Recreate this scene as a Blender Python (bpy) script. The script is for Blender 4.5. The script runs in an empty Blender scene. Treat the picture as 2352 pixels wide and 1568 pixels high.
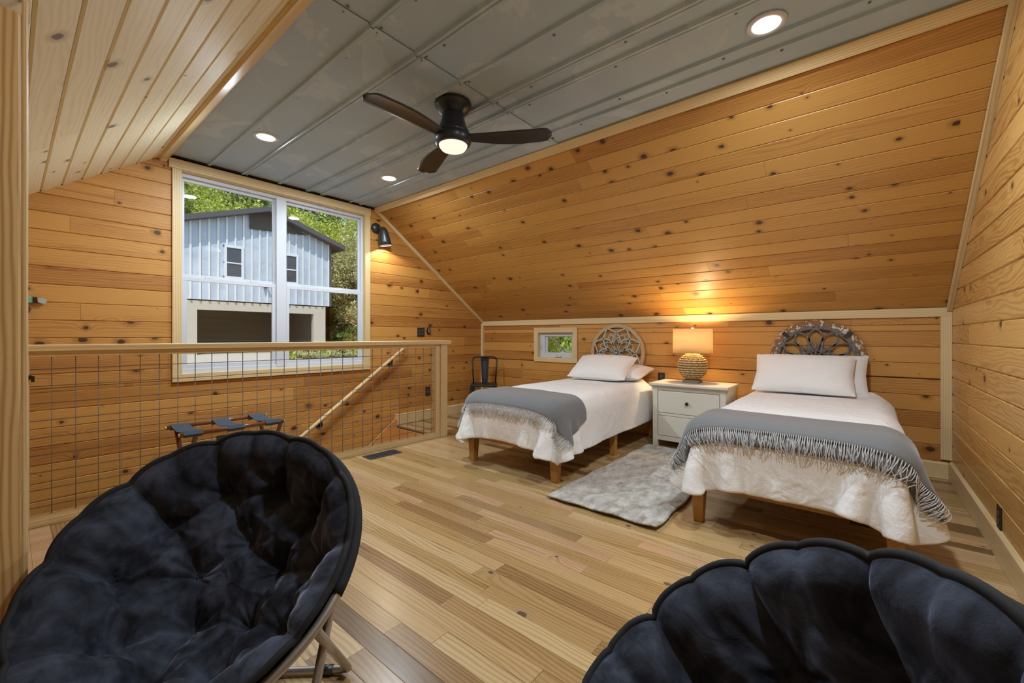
import bpy, bmesh, math, random
import numpy as np
from mathutils import Vector, Matrix
SC = bpy.context.scene
C = SC.collection
R = math.radians
random.seed(7)
RNG = np.random.default_rng(7)

# ------------------------------------------------------------------ camera, world, sun, exposure
H_CAM = 1.12
cam = bpy.data.cameras.new('camera'); camo = bpy.data.objects.new('camera', cam); C.objects.link(camo)
cam.sensor_width = 36; cam.sensor_fit = 'HORIZONTAL'
cam.lens = 966.07 * 36 / 2352
cam.shift_x = 0; cam.shift_y = (771.23 - 784) / 2352
cam.clip_start = 0.03; cam.clip_end = 300
camo.location = (0, 0, H_CAM)
camo.rotation_euler = (R(90), 0, 0.6945 - R(90))
SC.camera = camo
w = bpy.data.worlds.new('world'); SC.world = w; w.use_nodes = True
wn = w.node_tree; wn.nodes.clear()
wo = wn.nodes.new('ShaderNodeOutputWorld'); bg = wn.nodes.new('ShaderNodeBackground'); sky = wn.nodes.new('ShaderNodeTexSky')
sky.sky_type = 'NISHITA'; sky.sun_disc = False; sky.sun_elevation = R(58); sky.sun_rotation = R(200); sky.air_density = 1.2; sky.dust_density = 1.0
bg.inputs['Strength'].default_value = 0.22
wn.links.new(sky.outputs[0], bg.inputs[0]); wn.links.new(bg.outputs[0], wo.inputs[0])
sl = bpy.data.lights.new('sun', 'SUN'); sl.energy = 5.2; sl.angle = R(0.6); sl.color = (1.0, 0.95, 0.86)
so = bpy.data.objects.new('sun', sl); C.objects.link(so)
so.rotation_euler = Vector((0.30, 0.42, -0.90)).to_track_quat('-Z', 'Y').to_euler()
SC.view_settings.view_transform = 'Standard'; SC.view_settings.look = 'None'
SC.view_settings.gamma = 1; SC.view_settings.exposure = 0.0; SC.view_settings.use_curve_mapping = False
SC.cycles.max_bounces = 10; SC.cycles.diffuse_bounces = 6; SC.cycles.glossy_bounces = 4; SC.cycles.transparent_max_bounces = 16
SC.cycles.sample_clamp_indirect = 4.0; SC.cycles.use_adaptive_sampling = True; SC.cycles.adaptive_threshold = 0.02
CAN_POWER = 29.5

# ------------------------------------------------------------------ room numbers (metres)
W, L, YR, HC = 4.705, 4.513, -0.536, 2.664
C1, C2 = 0.884, 2.824
SLP = 0.6988
K1, K2 = 1.271, 1.343
XL = -0.96

# ------------------------------------------------------------------ node helpers
class G:
    def __init__(s, name):
        s.m = bpy.data.materials.new(name); s.m.use_nodes = True
        s.t = s.m.node_tree; s.t.nodes.clear()
        s.out = s.t.nodes.new('ShaderNodeOutputMaterial')
    def n(s, typ, props=None, **ins):
        nd = s.t.nodes.new(typ)
        for k, v in (props or {}).items(): setattr(nd, k, v)
        for k, v in ins.items():
            key = k.replace('_', ' ')
            if key.startswith('i') and key[1:].isdigit(): sock = nd.inputs[int(key[1:])]
            else: sock = nd.inputs[key]
            s.put(sock, v)
        return nd
    def put(s, sock, v):
        if isinstance(v, bpy.types.NodeSocket): s.t.links.new(v, sock)
        elif isinstance(v, bpy.types.Node): s.t.links.new(v.outputs[0], sock)
        else:
            if isinstance(v, (tuple, list)) and len(v) == 3 and sock.type == 'RGBA': v = (*v, 1)
            sock.default_value = v
    def math(s, op, a, b=None, c=None, clamp=False):
        nd = s.t.nodes.new('ShaderNodeMath'); nd.operation = op; nd.use_clamp = clamp
        s.put(nd.inputs[0], a)
        if b is not None: s.put(nd.inputs[1], b)
        if c is not None: s.put(nd.inputs[2], c)
        return nd.outputs[0]
    def vmath(s, op, a, b=None):
        nd = s.t.nodes.new('ShaderNodeVectorMath'); nd.operation = op
        s.put(nd.inputs[0], a)
        if b is not None: s.put(nd.inputs[1], b)
        return nd.outputs[0]
    def mix(s, f, a, b, mode='MIX'):
        nd = s.t.nodes.new('ShaderNodeMix'); nd.data_type = 'RGBA'; nd.blend_type = mode
        s.put(nd.inputs[0], f); s.put(nd.inputs[6], a); s.put(nd.inputs[7], b)
        return nd.outputs[2]
    def ramp(s, f, stops, interp='LINEAR'):
        nd = s.t.nodes.new('ShaderNodeValToRGB'); nd.color_ramp.interpolation = interp
        e = nd.color_ramp.elements
        while len(e) < len(stops): e.new(0.5)
        for el, (p, c) in zip(e, stops):
            el.position = p; el.color = (*c, 1) if len(c) == 3 else c
        s.put(nd.inputs[0], f)
        return nd.outputs[0]
    def sstep(s, v, a, b):
        nd = s.t.nodes.new('ShaderNodeMapRange'); nd.interpolation_type = 'SMOOTHSTEP'
        s.put(nd.inputs[0], v); s.put(nd.inputs[1], a); s.put(nd.inputs[2], b); nd.inputs[3].default_value = 0; nd.inputs[4].default_value = 1
        return nd.outputs[0]
    def noise(s, vec, scale, detail=2.0, rough=0.5, dist=0.0):
        nd = s.t.nodes.new('ShaderNodeTexNoise'); s.put(nd.inputs['Vector'], vec)
        nd.inputs['Scale'].default_value = scale; nd.inputs['Detail'].default_value = detail
        nd.inputs['Roughness'].default_value = rough; nd.inputs['Distortion'].default_value = dist
        return nd.outputs[0]
    def bsdf(s, color, rough=0.5, metal=0.0, bump=None, bstr=0.2, bdist=0.002, **extra):
        b = s.t.nodes.new('ShaderNodeBsdfPrincipled')
        s.put(b.inputs['Base Color'], color); s.put(b.inputs['Roughness'], rough); s.put(b.inputs['Metallic'], metal)
        for k, v in extra.items(): s.put(b.inputs[k.replace('_', ' ')], v)
        if bump is not None:
            bn = s.t.nodes.new('ShaderNodeBump'); bn.inputs['Strength'].default_value = bstr; bn.inputs['Distance'].default_value = bdist
            s.put(bn.inputs['Height'], bump); s.t.links.new(bn.outputs[0], b.inputs['Normal'])
        s.t.links.new(b.outputs[0], s.out.inputs[0]); s.b = b
        return b

def plain(name, col, rough=0.5, metal=0.0, **ex):
    g = G(name); oc = g.n('ShaderNodeTexCoord').outputs['Object']
    nz = g.noise(oc, 30, 2)
    c = g.mix(g.math('MULTIPLY', nz, 0.18), col, tuple(x * 0.7 for x in col))
    g.bsdf(c, rough, metal, **ex)
    return g.m

def wood(name, light, dark, knots=0.0, ringf=520.0, ringamt=0.3, warp=0.05, tone=0.5, rough=0.42, stops=None, knotcol=(0.05, 0.018, 0.008), streak=0.15, bstr=0.12, spec=0.5, mineral=0.0):
    """Board lumber: local X runs with the grain, every object takes its own piece of the pattern."""
    g = G(name)
    oc = g.n('ShaderNodeTexCoord').outputs['Object']
    rnd = g.n('ShaderNodeObjectInfo').outputs['Random']
    off = g.vmath('MULTIPLY', g.n('ShaderNodeCombineXYZ', X=rnd, Y=rnd, Z=rnd), (91.0, 37.0, 13.0))
    p = g.vmath('ADD', oc, off)
    yz = g.n('ShaderNodeSeparateXYZ', Vector=p)
    wv = g.noise(g.vmath('MULTIPLY', p, (1.1, 5.0, 5.0)), 1.0, 3, 0.5)
    yy = g.math('ADD', yz.outputs[1], g.math('MULTIPLY', yz.outputs[2], 0.7))
    yy = g.math('ADD', yy, g.math('MULTIPLY', wv, warp * 2))
    kd = None
    if knots > 0:
        vo = g.n('ShaderNodeTexVoronoi', {'voronoi_dimensions': '2D', 'feature': 'F1'}, Vector=g.vmath('MULTIPLY', p, (4.6, 6.0, 1.0)), Scale=1.0)
        vo.inputs['Randomness'].default_value = 1.0
        d = vo.outputs['Distance']; cr = g.n('ShaderNodeSeparateColor', Color=vo.outputs['Color'])
        d2 = g.math('ADD', d, g.math('MULTIPLY', g.math('SUBTRACT', g.noise(p, 45, 2), 0.5), 0.07))
        rad = g.math('MULTIPLY', g.math('SUBTRACT', cr.outputs[0], 1.0 - knots), 0.13 / max(knots, .01))
        on = g.math('GREATER_THAN', cr.outputs[0], 1.0 - knots)
        kd = g.math('MULTIPLY', on, g.math('SUBTRACT', 1.0, g.sstep(d2, g.math('MULTIPLY', rad, 0.75), g.math('ADD', rad, 0.015))))
        halo = g.math('MULTIPLY', on, g.math('SUBTRACT', 1.0, g.sstep(d2, rad, g.math('MULTIPLY_ADD', rad, 2.2, 0.06))))
        field = g.math('MULTIPLY', on, g.math('POWER', 2.718, g.math('MULTIPLY', g.math('MULTIPLY', d, d), -22.0)))
        yy = g.math('ADD', yy, g.math('MULTIPLY', field, 0.035))
    ring = g.math('MULTIPLY_ADD', g.math('SINE', g.math('MULTIPLY', yy, ringf)), 0.5, 0.5)
    ring = g.math('POWER', ring, 1.6)
    fine = g.noise(g.vmath('MULTIPLY', p, (3.0, 140.0, 140.0)), 1.0, 2)
    band = g.noise(g.vmath('MULTIPLY', p, (0.5, 9.0, 9.0)), 1.0, 2)
    f = g.math('MULTIPLY', ring, ringamt)
    f = g.math('ADD', f, g.math('MULTIPLY', g.math('SUBTRACT', fine, 0.5), streak * 2))
    f = g.math('ADD', f, g.math('MULTIPLY', g.math('SUBTRACT', band, 0.5), 0.9))
    if mineral: f = g.math('ADD', f, g.math('MULTIPLY', g.sstep(g.noise(g.vmath('MULTIPLY', p, (1.3, 22.0, 22.0)), 1.0, 3, 0.6, 0.4), 0.60, 0.74), mineral))
    rr = g.n('ShaderNodeTexWhiteNoise', {'noise_dimensions': '1D'}, W=g.math('MULTIPLY', rnd, 57.3)).outputs[0]
    f = g.math('ADD', f, g.math('MULTIPLY', g.math('SUBTRACT', rr, 0.4), tone), clamp=True)
    if stops:
        base = g.ramp(rr, stops, 'CONSTANT')
        col = g.mix(f, base, g.mix(1.0, base, dark, 'MULTIPLY'))
    else:
        col = g.mix(f, light, dark)
    if kd is not None:
        col = g.mix(g.math('MULTIPLY', halo, 0.45), col, g.mix(0.5, dark, knotcol))
        col = g.mix(g.math('MULTIPLY', kd, 0.93), col, knotcol)
    g.bsdf(col, g.math('MULTIPLY_ADD', band, 0.12, rough - 0.06), 0, bump=g.math('MULTIPLY_ADD', ring, -0.3, fine), bstr=bstr, bdist=0.0008, Specular_IOR_Level=spec)
    return g.m

M = {}
M['pine'] = wood('pine_boards', (0.575, 0.29, 0.074), (0.28, 0.092, 0.015), knots=0.38, tone=0.75, ringamt=0.34, rough=0.46, mineral=0.4, warp=0.08, ringf=330, spec=0.45)
M['pine_slope'] = wood('pine_slope_boards', (0.565, 0.30, 0.075), (0.31, 0.112, 0.018), knots=0.38, tone=0.7, ringamt=0.34, rough=0.44, mineral=0.4, warp=0.08, ringf=330, spec=0.45)
M['pine_lit'] = wood('lit_pine_boards', (0.82, 0.76, 0.57), (0.64, 0.53, 0.33), knots=0.16, tone=0.35, ringamt=0.3, rough=0.62, mineral=0.35, warp=0.09, ringf=260, knotcol=(0.16, 0.12, 0.10))  # left slope pine, lightened in colour for the strong light on it
M['birch'] = wood('swirly_right_wall_boards', (0.64, 0.375, 0.125), (0.35, 0.16, 0.035), knots=0.14, tone=0.5, ringamt=0.5, warp=0.16, ringf=230, rough=0.34)
M['trim'] = wood('trim_pine', (0.74, 0.58, 0.33), (0.50, 0.33, 0.13), ringf=420, ringamt=0.5, warp=0.02, tone=0.15, rough=0.42)
M['post'] = wood('post_pine', (0.66, 0.45, 0.20), (0.36, 0.19, 0.06), ringf=380, ringamt=0.75, warp=0.03, tone=0.1, rough=0.42)
M['oak'] = wood('oak_floor_boards', (0.5, 0.3, 0.14), (0.52, 0.40, 0.28), ringf=300, ringamt=0.5, warp=0.07, tone=0.5, rough=0.27, bstr=0.06, mineral=0.55, knots=0.04, knotcol=(0.10, 0.06, 0.03),
    stops=[(0.0, (0.47, 0.315, 0.15)), (0.15, (0.39, 0.25, 0.11)), (0.32, (0.53, 0.38, 0.20)), (0.48, (0.52, 0.335, 0.19)), (0.58, (0.43, 0.29, 0.125)), (0.75, (0.33, 0.205, 0.09)), (0.84, (0.49, 0.34, 0.17)), (0.955, (0.20, 0.12, 0.05))])
M['bedwood'] = wood('bed_frame_wood', (0.44, 0.215, 0.05), (0.27, 0.115, 0.022), ringf=300, ringamt=0.35, tone=0.1, rough=0.35)
M['stair'] = wood('stair_wood', (0.62, 0.30, 0.09), (0.42, 0.17, 0.04), ringf=300, ringamt=0.3, tone=0.2)
M['rack'] = wood('rack_walnut', (0.17, 0.06, 0.03), (0.07, 0.025, 0.012), tone=0.2, rough=0.25)
M['backing'] = plain('dark_joint_backing', (0.10, 0.045, 0.015), 0.9)
M['white_vinyl'] = plain('white_vinyl', (0.60, 0.63, 0.70), 0.35)
M['black_metal'] = plain('black_metal', (0.018, 0.018, 0.02), 0.4, 0.3)
M['gun'] = plain('gunmetal_paint', (0.06, 0.062, 0.064), 0.35, 0.6)
M['chair_tube'] = plain('grey_chair_tube', (0.42, 0.40, 0.38), 0.35, 0.75)
M['wire'] = plain('galvanised_wire', (0.27, 0.27, 0.29), 0.5, 0.35)
M['fan'] = plain('fan_bronze', (0.020, 0.025, 0.034), 0.33, 0.2)
M['outlet'] = plain('dark_outlet', (0.028, 0.022, 0.02), 0.45)
M['socket'] = plain('socket_face', (0.10, 0.085, 0.085), 0.5)
M['paint'] = plain('cream_paint', (0.68, 0.66, 0.58), 0.45)
M['strap'] = plain('blue_black_strap', (0.035, 0.05, 0.075), 0.8)
M['vent'] = plain('vent_metal', (0.09, 0.11, 0.17), 0.35, 0.8)
M['mint'] = plain('mint_webbing', (0.20, 0.42, 0.30), 0.6)
M['black_gap'] = plain('black_foam_gap', (0.012, 0.012, 0.016), 0.8)
M['hub'] = plain('rusty_hub', (0.09, 0.05, 0.04), 0.8)
M['teal'] = plain('weathered_teal_paint', (0.40, 0.47, 0.46), 0.75)
M['rackpad'] = plain('dark_rubber', (0.02, 0.02, 0.02), 0.7)
M['lampblock'] = plain('grey_brown_block', (0.22, 0.17, 0.11), 0.6)

def emis(name, col, st):
    g = G(name); e = g.n('ShaderNodeEmission', Color=col, Strength=st); g.t.links.new(e.outputs[0], g.out.inputs[0]); return g.m
M['led'] = emis('led_diffuser', (1.0, 0.97, 0.93), 9.0)
M['fanlens'] = emis('fan_lens_glow', (1.0, 0.84, 0.66), 1.2)
M['bulbglow'] = emis('sconce_bulb_glow', (1.0, 0.9, 0.75), 4.0)

def m_glass():
    g = G('window_glass'); tr = g.n('ShaderNodeBsdfTransparent', Color=(0.97, 0.985, 0.98)); gl = g.n('ShaderNodeBsdfGlossy', Roughness=0.0)
    fr = g.n('ShaderNodeFresnel', IOR=1.5)
    mx = g.n('ShaderNodeMixShader'); g.put(mx.inputs[0], g.math('MULTIPLY', fr.outputs[0], 1.0)); g.put(mx.inputs[1], tr); g.put(mx.inputs[2], gl)
    g.t.links.new(mx.outputs[0], g.out.inputs[0]); return g.m
M['glass'] = m_glass()

def m_ceiling():
    g = G('galvanised_ceiling_sheet'); tc = g.n('ShaderNodeTexCoord').outputs['Object']
    rnd = g.n('ShaderNodeObjectInfo').outputs['Random']
    p = g.vmath('ADD', tc, g.vmath('MULTIPLY', g.n('ShaderNodeCombineXYZ', X=rnd, Y=rnd), (31.0, 17.0, 0.0)))
    a = g.noise(p, 2.2, 4, 0.55, 0.6); b = g.noise(p, 90, 2)
    st = g.sstep(a, 0.565, 0.585); edge = g.math('SUBTRACT', g.sstep(a, 0.555, 0.57), g.sstep(a, 0.58, 0.60))
    base = g.mix(a, (0.35, 0.455, 0.58), (0.48, 0.60, 0.73))
    base = g.mix(g.math('MULTIPLY', b, 0.35), base, (0.30, 0.37, 0.45))
    base = g.mix(g.math('MULTIPLY', st, 0.25), base, (0.60, 0.70, 0.80))
    base = g.mix(g.math('MULTIPLY', edge, 0.12), base, (0.7, 0.7, 0.7))
    dent = g.noise(p, 3.0, 1)
    g.bsdf(base, g.math('MULTIPLY_ADD', a, 0.25, 0.48), 0.15, bump=dent, bstr=0.35, bdist=0.02)
    return g.m
M['ceil'] = m_ceiling()

def m_cloth(name, col, bs=0.5, weave=False, dark=None):
    g = G(name); tc = g.n('ShaderNodeTexCoord').outputs['Object']
    n1 = g.noise(tc, 9, 4, 0.55, 0.8); n2 = g.noise(tc, 45, 3)
    c = col
    if weave:
        wv = g.n('ShaderNodeTexWave', {'wave_type': 'BANDS', 'bands_direction': 'DIAGONAL'}, Vector=tc, Scale=110.0)
        n3 = g.noise(g.vmath('MULTIPLY', tc, (600, 120, 300)), 1, 1)
        c = g.mix(g.math('MULTIPLY_ADD', wv.outputs['Fac'] if 'Fac' in wv.outputs else wv.outputs[1], 0.35, g.math('MULTIPLY', n3, 0.5)), col, dark)
        g.bsdf(c, 0.85, 0, bump=wv.outputs[1], bstr=0.3, bdist=0.001, Sheen_Weight=0.3)
    else:
        rg_ = g.math('ABSOLUTE', g.math('SUBTRACT', g.noise(g.vmath('MULTIPLY', tc, (1.0, 1.7, 1.0)), 3.2, 2, 0.5, 0.5), 0.5)); rg_ = g.math('MULTIPLY', g.math('SUBTRACT', 1.0, g.sstep(rg_, 0.0, 0.09)), 0.30)
        g.bsdf(c, 0.8, 0, bump=g.math('ADD', rg_, g.math('ADD', n1, g.math('MULTIPLY', n2, 0.25))), bstr=bs, bdist=0.016, Sheen_Weight=0.2)
    return g.m
M['duvet'] = m_cloth('white_cotton', (0.80, 0.80, 0.81), 0.55)
M['pillow'] = m_cloth('white_pillowcase', (0.80, 0.79, 0.79), 0.35)
M['throw'] = m_cloth('grey_herringbone', (0.20, 0.205, 0.215), weave=True, dark=(0.085, 0.09, 0.10))
M['fringe'] = plain('pale_yarn', (0.50, 0.49, 0.49), 0.9)

def m_velvet():
    g = G('black_velvet'); tc = g.n('ShaderNodeTexCoord').outputs['Object']
    n1 = g.noise(tc, 5.5, 4, 0.6, 1.2); n2 = g.noise(tc, 260, 2); n3 = g.noise(tc, 15, 3, 0.55, 0.8)
    f = g.sstep(g.math('MULTIPLY_ADD', n3, 0.35, g.math('MULTIPLY', n1, 0.7)), 0.38, 0.72)
    c = g.mix(f, (0.011, 0.0125, 0.019), (0.058, 0.070, 0.105))  # blue-grey blotches put the pile's sheen highlights into the base colour
    g.bsdf(c, 0.75, 0, bump=g.math('ADD', n3, g.math('MULTIPLY', n2, 0.15)), bstr=0.5, bdist=0.006,
           Sheen_Weight=g.math('MULTIPLY_ADD', f, 0.75, 0.12), Sheen_Roughness=0.38, Sheen_Tint=(0.55, 0.62, 0.85), Specular_IOR_Level=0.15)
    return g.m
M['velvet'] = m_velvet()
M['velvet_edge'] = plain('velvet_piping', (0.006, 0.006, 0.009), 0.85)

def m_rug():
    g = G('rug_pile'); tc = g.n('ShaderNodeTexCoord').outputs['Object']
    n1 = g.noise(g.vmath('MULTIPLY', tc, (7, 13, 1)), 1, 5, 0.7, 0.2); n2 = g.noise(tc, 170, 3)
    c = g.ramp(g.math('MULTIPLY_ADD', n2, 0.35, g.math('MULTIPLY', n1, 0.75)), [(0.43, (0.24, 0.215, 0.165)), (0.54, (0.46, 0.44, 0.40)), (0.66, (0.66, 0.65, 0.62))])
    g.bsdf(c, 0.95, 0, bump=n2, bstr=0.9, bdist=0.01, Sheen_Weight=0.3); return g.m
M['rug'] = m_rug()

def m_shade():
    g = G('lamp_shade_linen'); tc = g.n('ShaderNodeTexCoord').outputs['Object']
    nz = g.noise(g.vmath('MULTIPLY', tc, (1.5, 1.5, 26)), 1, 3); c = g.mix(nz, (0.86, 0.72, 0.50), (0.70, 0.55, 0.34))
    d = g.n('ShaderNodeBsdfDiffuse', Color=c); t = g.n('ShaderNodeBsdfTranslucent', Color=c); mx = g.n('ShaderNodeMixShader'); mx.inputs[0].default_value = 0.55
    g.put(mx.inputs[1], d); g.put(mx.inputs[2], t); g.t.links.new(mx.outputs[0], g.out.inputs[0]); return g.m
M['shade'] = m_shade()
def m_flaky():
    g = G('flaky_painted_rim'); tc = g.n('ShaderNodeTexCoord').outputs['Object']
    nz = g.noise(g.vmath('MULTIPLY', tc, (14, 30, 30)), 1, 5, 0.7)
    c = g.mix(g.sstep(nz, 0.53, 0.56), (0.26, 0.12, 0.045), (0.66, 0.60, 0.52)); g.bsdf(c, 0.8, 0, bump=nz, bstr=0.6, bdist=0.004); return g.m
M['flaky'] = m_flaky()
def m_patina():
    g = G('pitted_grey_iron'); tc = g.n('ShaderNodeTexCoord').outputs['Object']
    nz = g.noise(tc, 70, 4, 0.7); c = g.mix(g.sstep(nz, 0.35, 0.7), (0.07, 0.075, 0.08), (0.26, 0.27, 0.28)); g.bsdf(c, 0.7, 0.3, bump=nz, bstr=0.6, bdist=0.003); return g.m
M['patina'] = m_patina()
M['ringwood'] = wood('weathered_ring_wood', (0.52, 0.36, 0.20), (0.30, 0.18, 0.08), tone=0.1, rough=0.7)
def m_weave():
    g = G('seagrass_weave'); tc = g.n('ShaderNodeTexCoord').outputs['Object']; nz = g.noise(g.vmath('MULTIPLY', tc, (60, 60, 160)), 1, 3)
    d = g.n('ShaderNodeVectorMath', {'operation': 'LENGTH'}); g.put(d.inputs[0], g.vmath('SUBTRACT', tc, (0, 0, .163)))
    c = g.mix(g.sstep(d.outputs['Value'], .126, .141), (0.13, 0.07, 0.02), (0.62, 0.43, 0.20)); c = g.mix(g.math('MULTIPLY', nz, .5), c, (0.30, 0.18, 0.07)); g.bsdf(c, .85); return g.m  # crevices between strands darkened by radius, shade painted into the colour
M['weave'] = m_weave()
# outdoors
def m_siding():
    g = G('galvanised_siding'); tc = g.n('ShaderNodeTexCoord').outputs['Object']
    a = g.noise(g.vmath('MULTIPLY', tc, (1.3, 1, 0.35)), 1, 4); c = g.mix(a, (0.34, 0.40, 0.50), (0.54, 0.60, 0.70))
    g.bsdf(c, 0.45, 0.25, bump=g.noise(tc, 1.2, 2), bstr=0.5, bdist=0.15); return g.m
M['siding'] = m_siding()
M['rib'] = plain('siding_rib_metal', (0.66, 0.68, 0.70), 0.4, 0.2)
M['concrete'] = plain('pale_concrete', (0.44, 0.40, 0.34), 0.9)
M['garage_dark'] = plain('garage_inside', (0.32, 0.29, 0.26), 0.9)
M['roof_dark'] = plain('dark_roof_edge', (0.07, 0.065, 0.075), 0.6)
M['ply'] = plain('dark_gable_board', (0.08, 0.065, 0.055), 0.8)
M['far_glass'] = plain('far_window_glass', (0.05, 0.055, 0.07), 0.05, 0.0)
def m_gravel():
    g = G('gravel_ground'); tc = g.n('ShaderNodeTexCoord').outputs['Object']; nz = g.noise(tc, 12, 4, 0.8)
    far = g.sstep(g.n('ShaderNodeSeparateXYZ', Vector=tc).outputs[1], 37.0, 40.0)
    c = g.mix(nz, (0.24, 0.215, 0.18), (0.52, 0.48, 0.41)); c = g.mix(far, c, (0.045, 0.06, 0.02)); g.bsdf(c, 0.95); return g.m
M['gravel'] = m_gravel()
def m_leaf(name, a, b):
    g = G(name); tc = g.n('ShaderNodeTexCoord').outputs['Object']
    nz = g.noise(tc, 1.3, 2); n2 = g.noise(tc, 9, 1); c = g.mix(g.math('MULTIPLY_ADD', n2, 0.6, g.math('MULTIPLY_ADD', nz, 1.2, -0.45), clamp=True), a, b)
    d = g.n('ShaderNodeBsdfDiffuse', Color=c); t = g.n('ShaderNodeBsdfTranslucent', Color=c); mx = g.n('ShaderNodeMixShader'); mx.inputs[0].default_value = 0.4
    g.put(mx.inputs[1], d); g.put(mx.inputs[2], t); g.t.links.new(mx.outputs[0], g.out.inputs[0]); return g.m
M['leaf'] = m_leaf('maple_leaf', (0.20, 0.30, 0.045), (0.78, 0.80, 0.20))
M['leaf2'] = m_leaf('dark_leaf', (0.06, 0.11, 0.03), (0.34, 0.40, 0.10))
M['leaf3'] = m_leaf('dry_leaf', (0.38, 0.40, 0.16), (0.72, 0.66, 0.42))
M['bark'] = plain('grey_bark', (0.34, 0.31, 0.28), 0.9)

# ------------------------------------------------------------------ mesh helpers
def wmat(o):
    m = o.matrix_basis.copy()
    return wmat(o.parent) @ m if o.parent else m
class MB:
    def __init__(s): s.v = []; s.f = []
    def add(s, vs, fs):
        k = len(s.v); s.v += [tuple(map(float, v)) for v in vs]; s.f += [tuple(k + i for i in f) for f in fs]; return s
    def box(s, x0, x1, y0, y1, z0, z1):
        return s.add([(x0, y0, z0), (x1, y0, z0), (x1, y1, z0), (x0, y1, z0), (x0, y0, z1), (x1, y0, z1), (x1, y1, z1), (x0, y1, z1)],
                     [(0, 3, 2, 1), (4, 5, 6, 7), (0, 1, 5, 4), (1, 2, 6, 5), (2, 3, 7, 6), (3, 0, 4, 7)])
    def taper(s, cx, cy, z0, z1, a0, a1, dx=0, dy=0):
        r0, r1 = a0 / 2, a1 / 2
        v = [(cx - r0 + dx, cy - r0 + dy, z0), (cx + r0 + dx, cy - r0 + dy, z0), (cx + r0 + dx, cy + r0 + dy, z0), (cx - r0 + dx, cy + r0 + dy, z0),
             (cx - r1, cy - r1, z1), (cx + r1, cy - r1, z1), (cx + r1, cy + r1, z1), (cx - r1, cy + r1, z1)]
        return s.add(v, [(0, 3, 2, 1), (4, 5, 6, 7), (0, 1, 5, 4), (1, 2, 6, 5), (2, 3, 7, 6), (3, 0, 4, 7)])
    def prism(s, poly, axis, a, b):
        """poly in the two other axes (in order), extruded along axis from a to b"""
        n = len(poly)
        def mk(p, t):
            if axis == 0: return (t, p[0], p[1])
            if axis == 1: return (p[0], t, p[1])
            return (p[0], p[1], t)
        v = [mk(p, a) for p in poly] + [mk(p, b) for p in poly]
        return s.add(v, [tuple(range(n)), tuple(range(2 * n - 1, n - 1, -1))] + [(i, i + n, (i + 1) % n + n, (i + 1) % n) for i in range(n)])
    def tube(s, pts, r, n=8, closed=False, caps=True, flat=1.0, up=None):
        pts = [Vector(p) for p in pts]; m = len(pts); rings = []
        rr = r if isinstance(r, (list, tuple)) else [r] * m
        nrm = None
        for i, p in enumerate(pts):
            t = (pts[(i + 1) % m] - pts[i - 1]) if closed else (pts[min(i + 1, m - 1)] - pts[max(i - 1, 0)])
            t = t.normalized()
            if up is not None:
                a = Vector(up).cross(t).normalized()
            else:
                if nrm is None:
                    u = Vector((0, 0, 1)) if abs(t.z) < 0.9 else Vector((1, 0, 0)); nrm = u.cross(t).normalized()
                nrm = (nrm - t * nrm.dot(t)).normalized(); a = nrm
            b = t.cross(a)
            rings.append([p + (a * math.cos(2 * math.pi * k / n) + b * math.sin(2 * math.pi * k / n) * flat) * rr[i] for k in range(n)])
        v = [q for rg in rings for q in rg]; f = []
        for i in range(m if closed else m - 1):
            j = (i + 1) % m
            for k in range(n):
                f.append((i * n + k, i * n + (k + 1) % n, j * n + (k + 1) % n, j * n + k))
        if not closed and caps: f += [tuple(range(n))[::-1], tuple((m - 1) * n + k for k in range(n))]
        return s.add(v, f)
    def lathe(s, prof, cx=0, cy=0, n=32, cap=True):
        m = len(prof)
        v = [(cx + r * math.cos(2 * math.pi * k / n), cy + r * math.sin(2 * math.pi * k / n), z) for r, z in prof for k in range(n)]
        f = [(i * n + k, i * n + (k + 1) % n, (i + 1) * n + (k + 1) % n, (i + 1) * n + k) for i in range(m - 1) for k in range(n)]
        if cap: f += [tuple(range(n))[::-1], tuple((m - 1) * n + k for k in range(n))]
        return s.add(v, f)
    def grid(s, P, wrap=False):
        a, b = P.shape[:2]; v = P.reshape(-1, 3); f = []
        for i in range(a - 1):
            for j in range(b if wrap else b - 1):
                f.append((i * b + j, i * b + (j + 1) % b, (i + 1) * b + (j + 1) % b, (i + 1) * b + j))
        return s.add(v, f)
    def build(s, name, mat, parent=None, smooth=False, bevel=0, loc=None, mw=None, sub=0, solid=0, recalc=True, kind=None, soff=-1):
        me = bpy.data.meshes.new(name); me.from_pydata(s.v, [], s.f)
        if recalc:
            bm = bmesh.new(); bm.from_mesh(me); bmesh.ops.recalc_face_normals(bm, faces=bm.faces); bm.to_mesh(me); bm.free()
        if smooth: me.polygons.foreach_set('use_smooth', [True] * len(me.polygons))
        if mat is not None: me.materials.append(mat if not isinstance(mat, str) else M[mat])
        o = bpy.data.objects.new(name, me); C.objects.link(o)
        if parent is not None: o.parent = parent
        if mw is not None: o.matrix_basis = (wmat(parent).inverted() @ mw) if parent is not None else mw
        if loc is not None: o.location = loc
        if solid:
            md = o.modifiers.new('solid', 'SOLIDIFY'); md.thickness = solid; md.offset = soff
        if bevel:
            md = o.modifiers.new('bevel', 'BEVEL'); md.width = bevel; md.segments = 2; md.limit_method = 'ANGLE'
        if sub:
            md = o.modifiers.new('sub', 'SUBSURF'); md.levels = sub; md.render_levels = sub
        if kind: o['kind'] = kind
        return o

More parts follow.
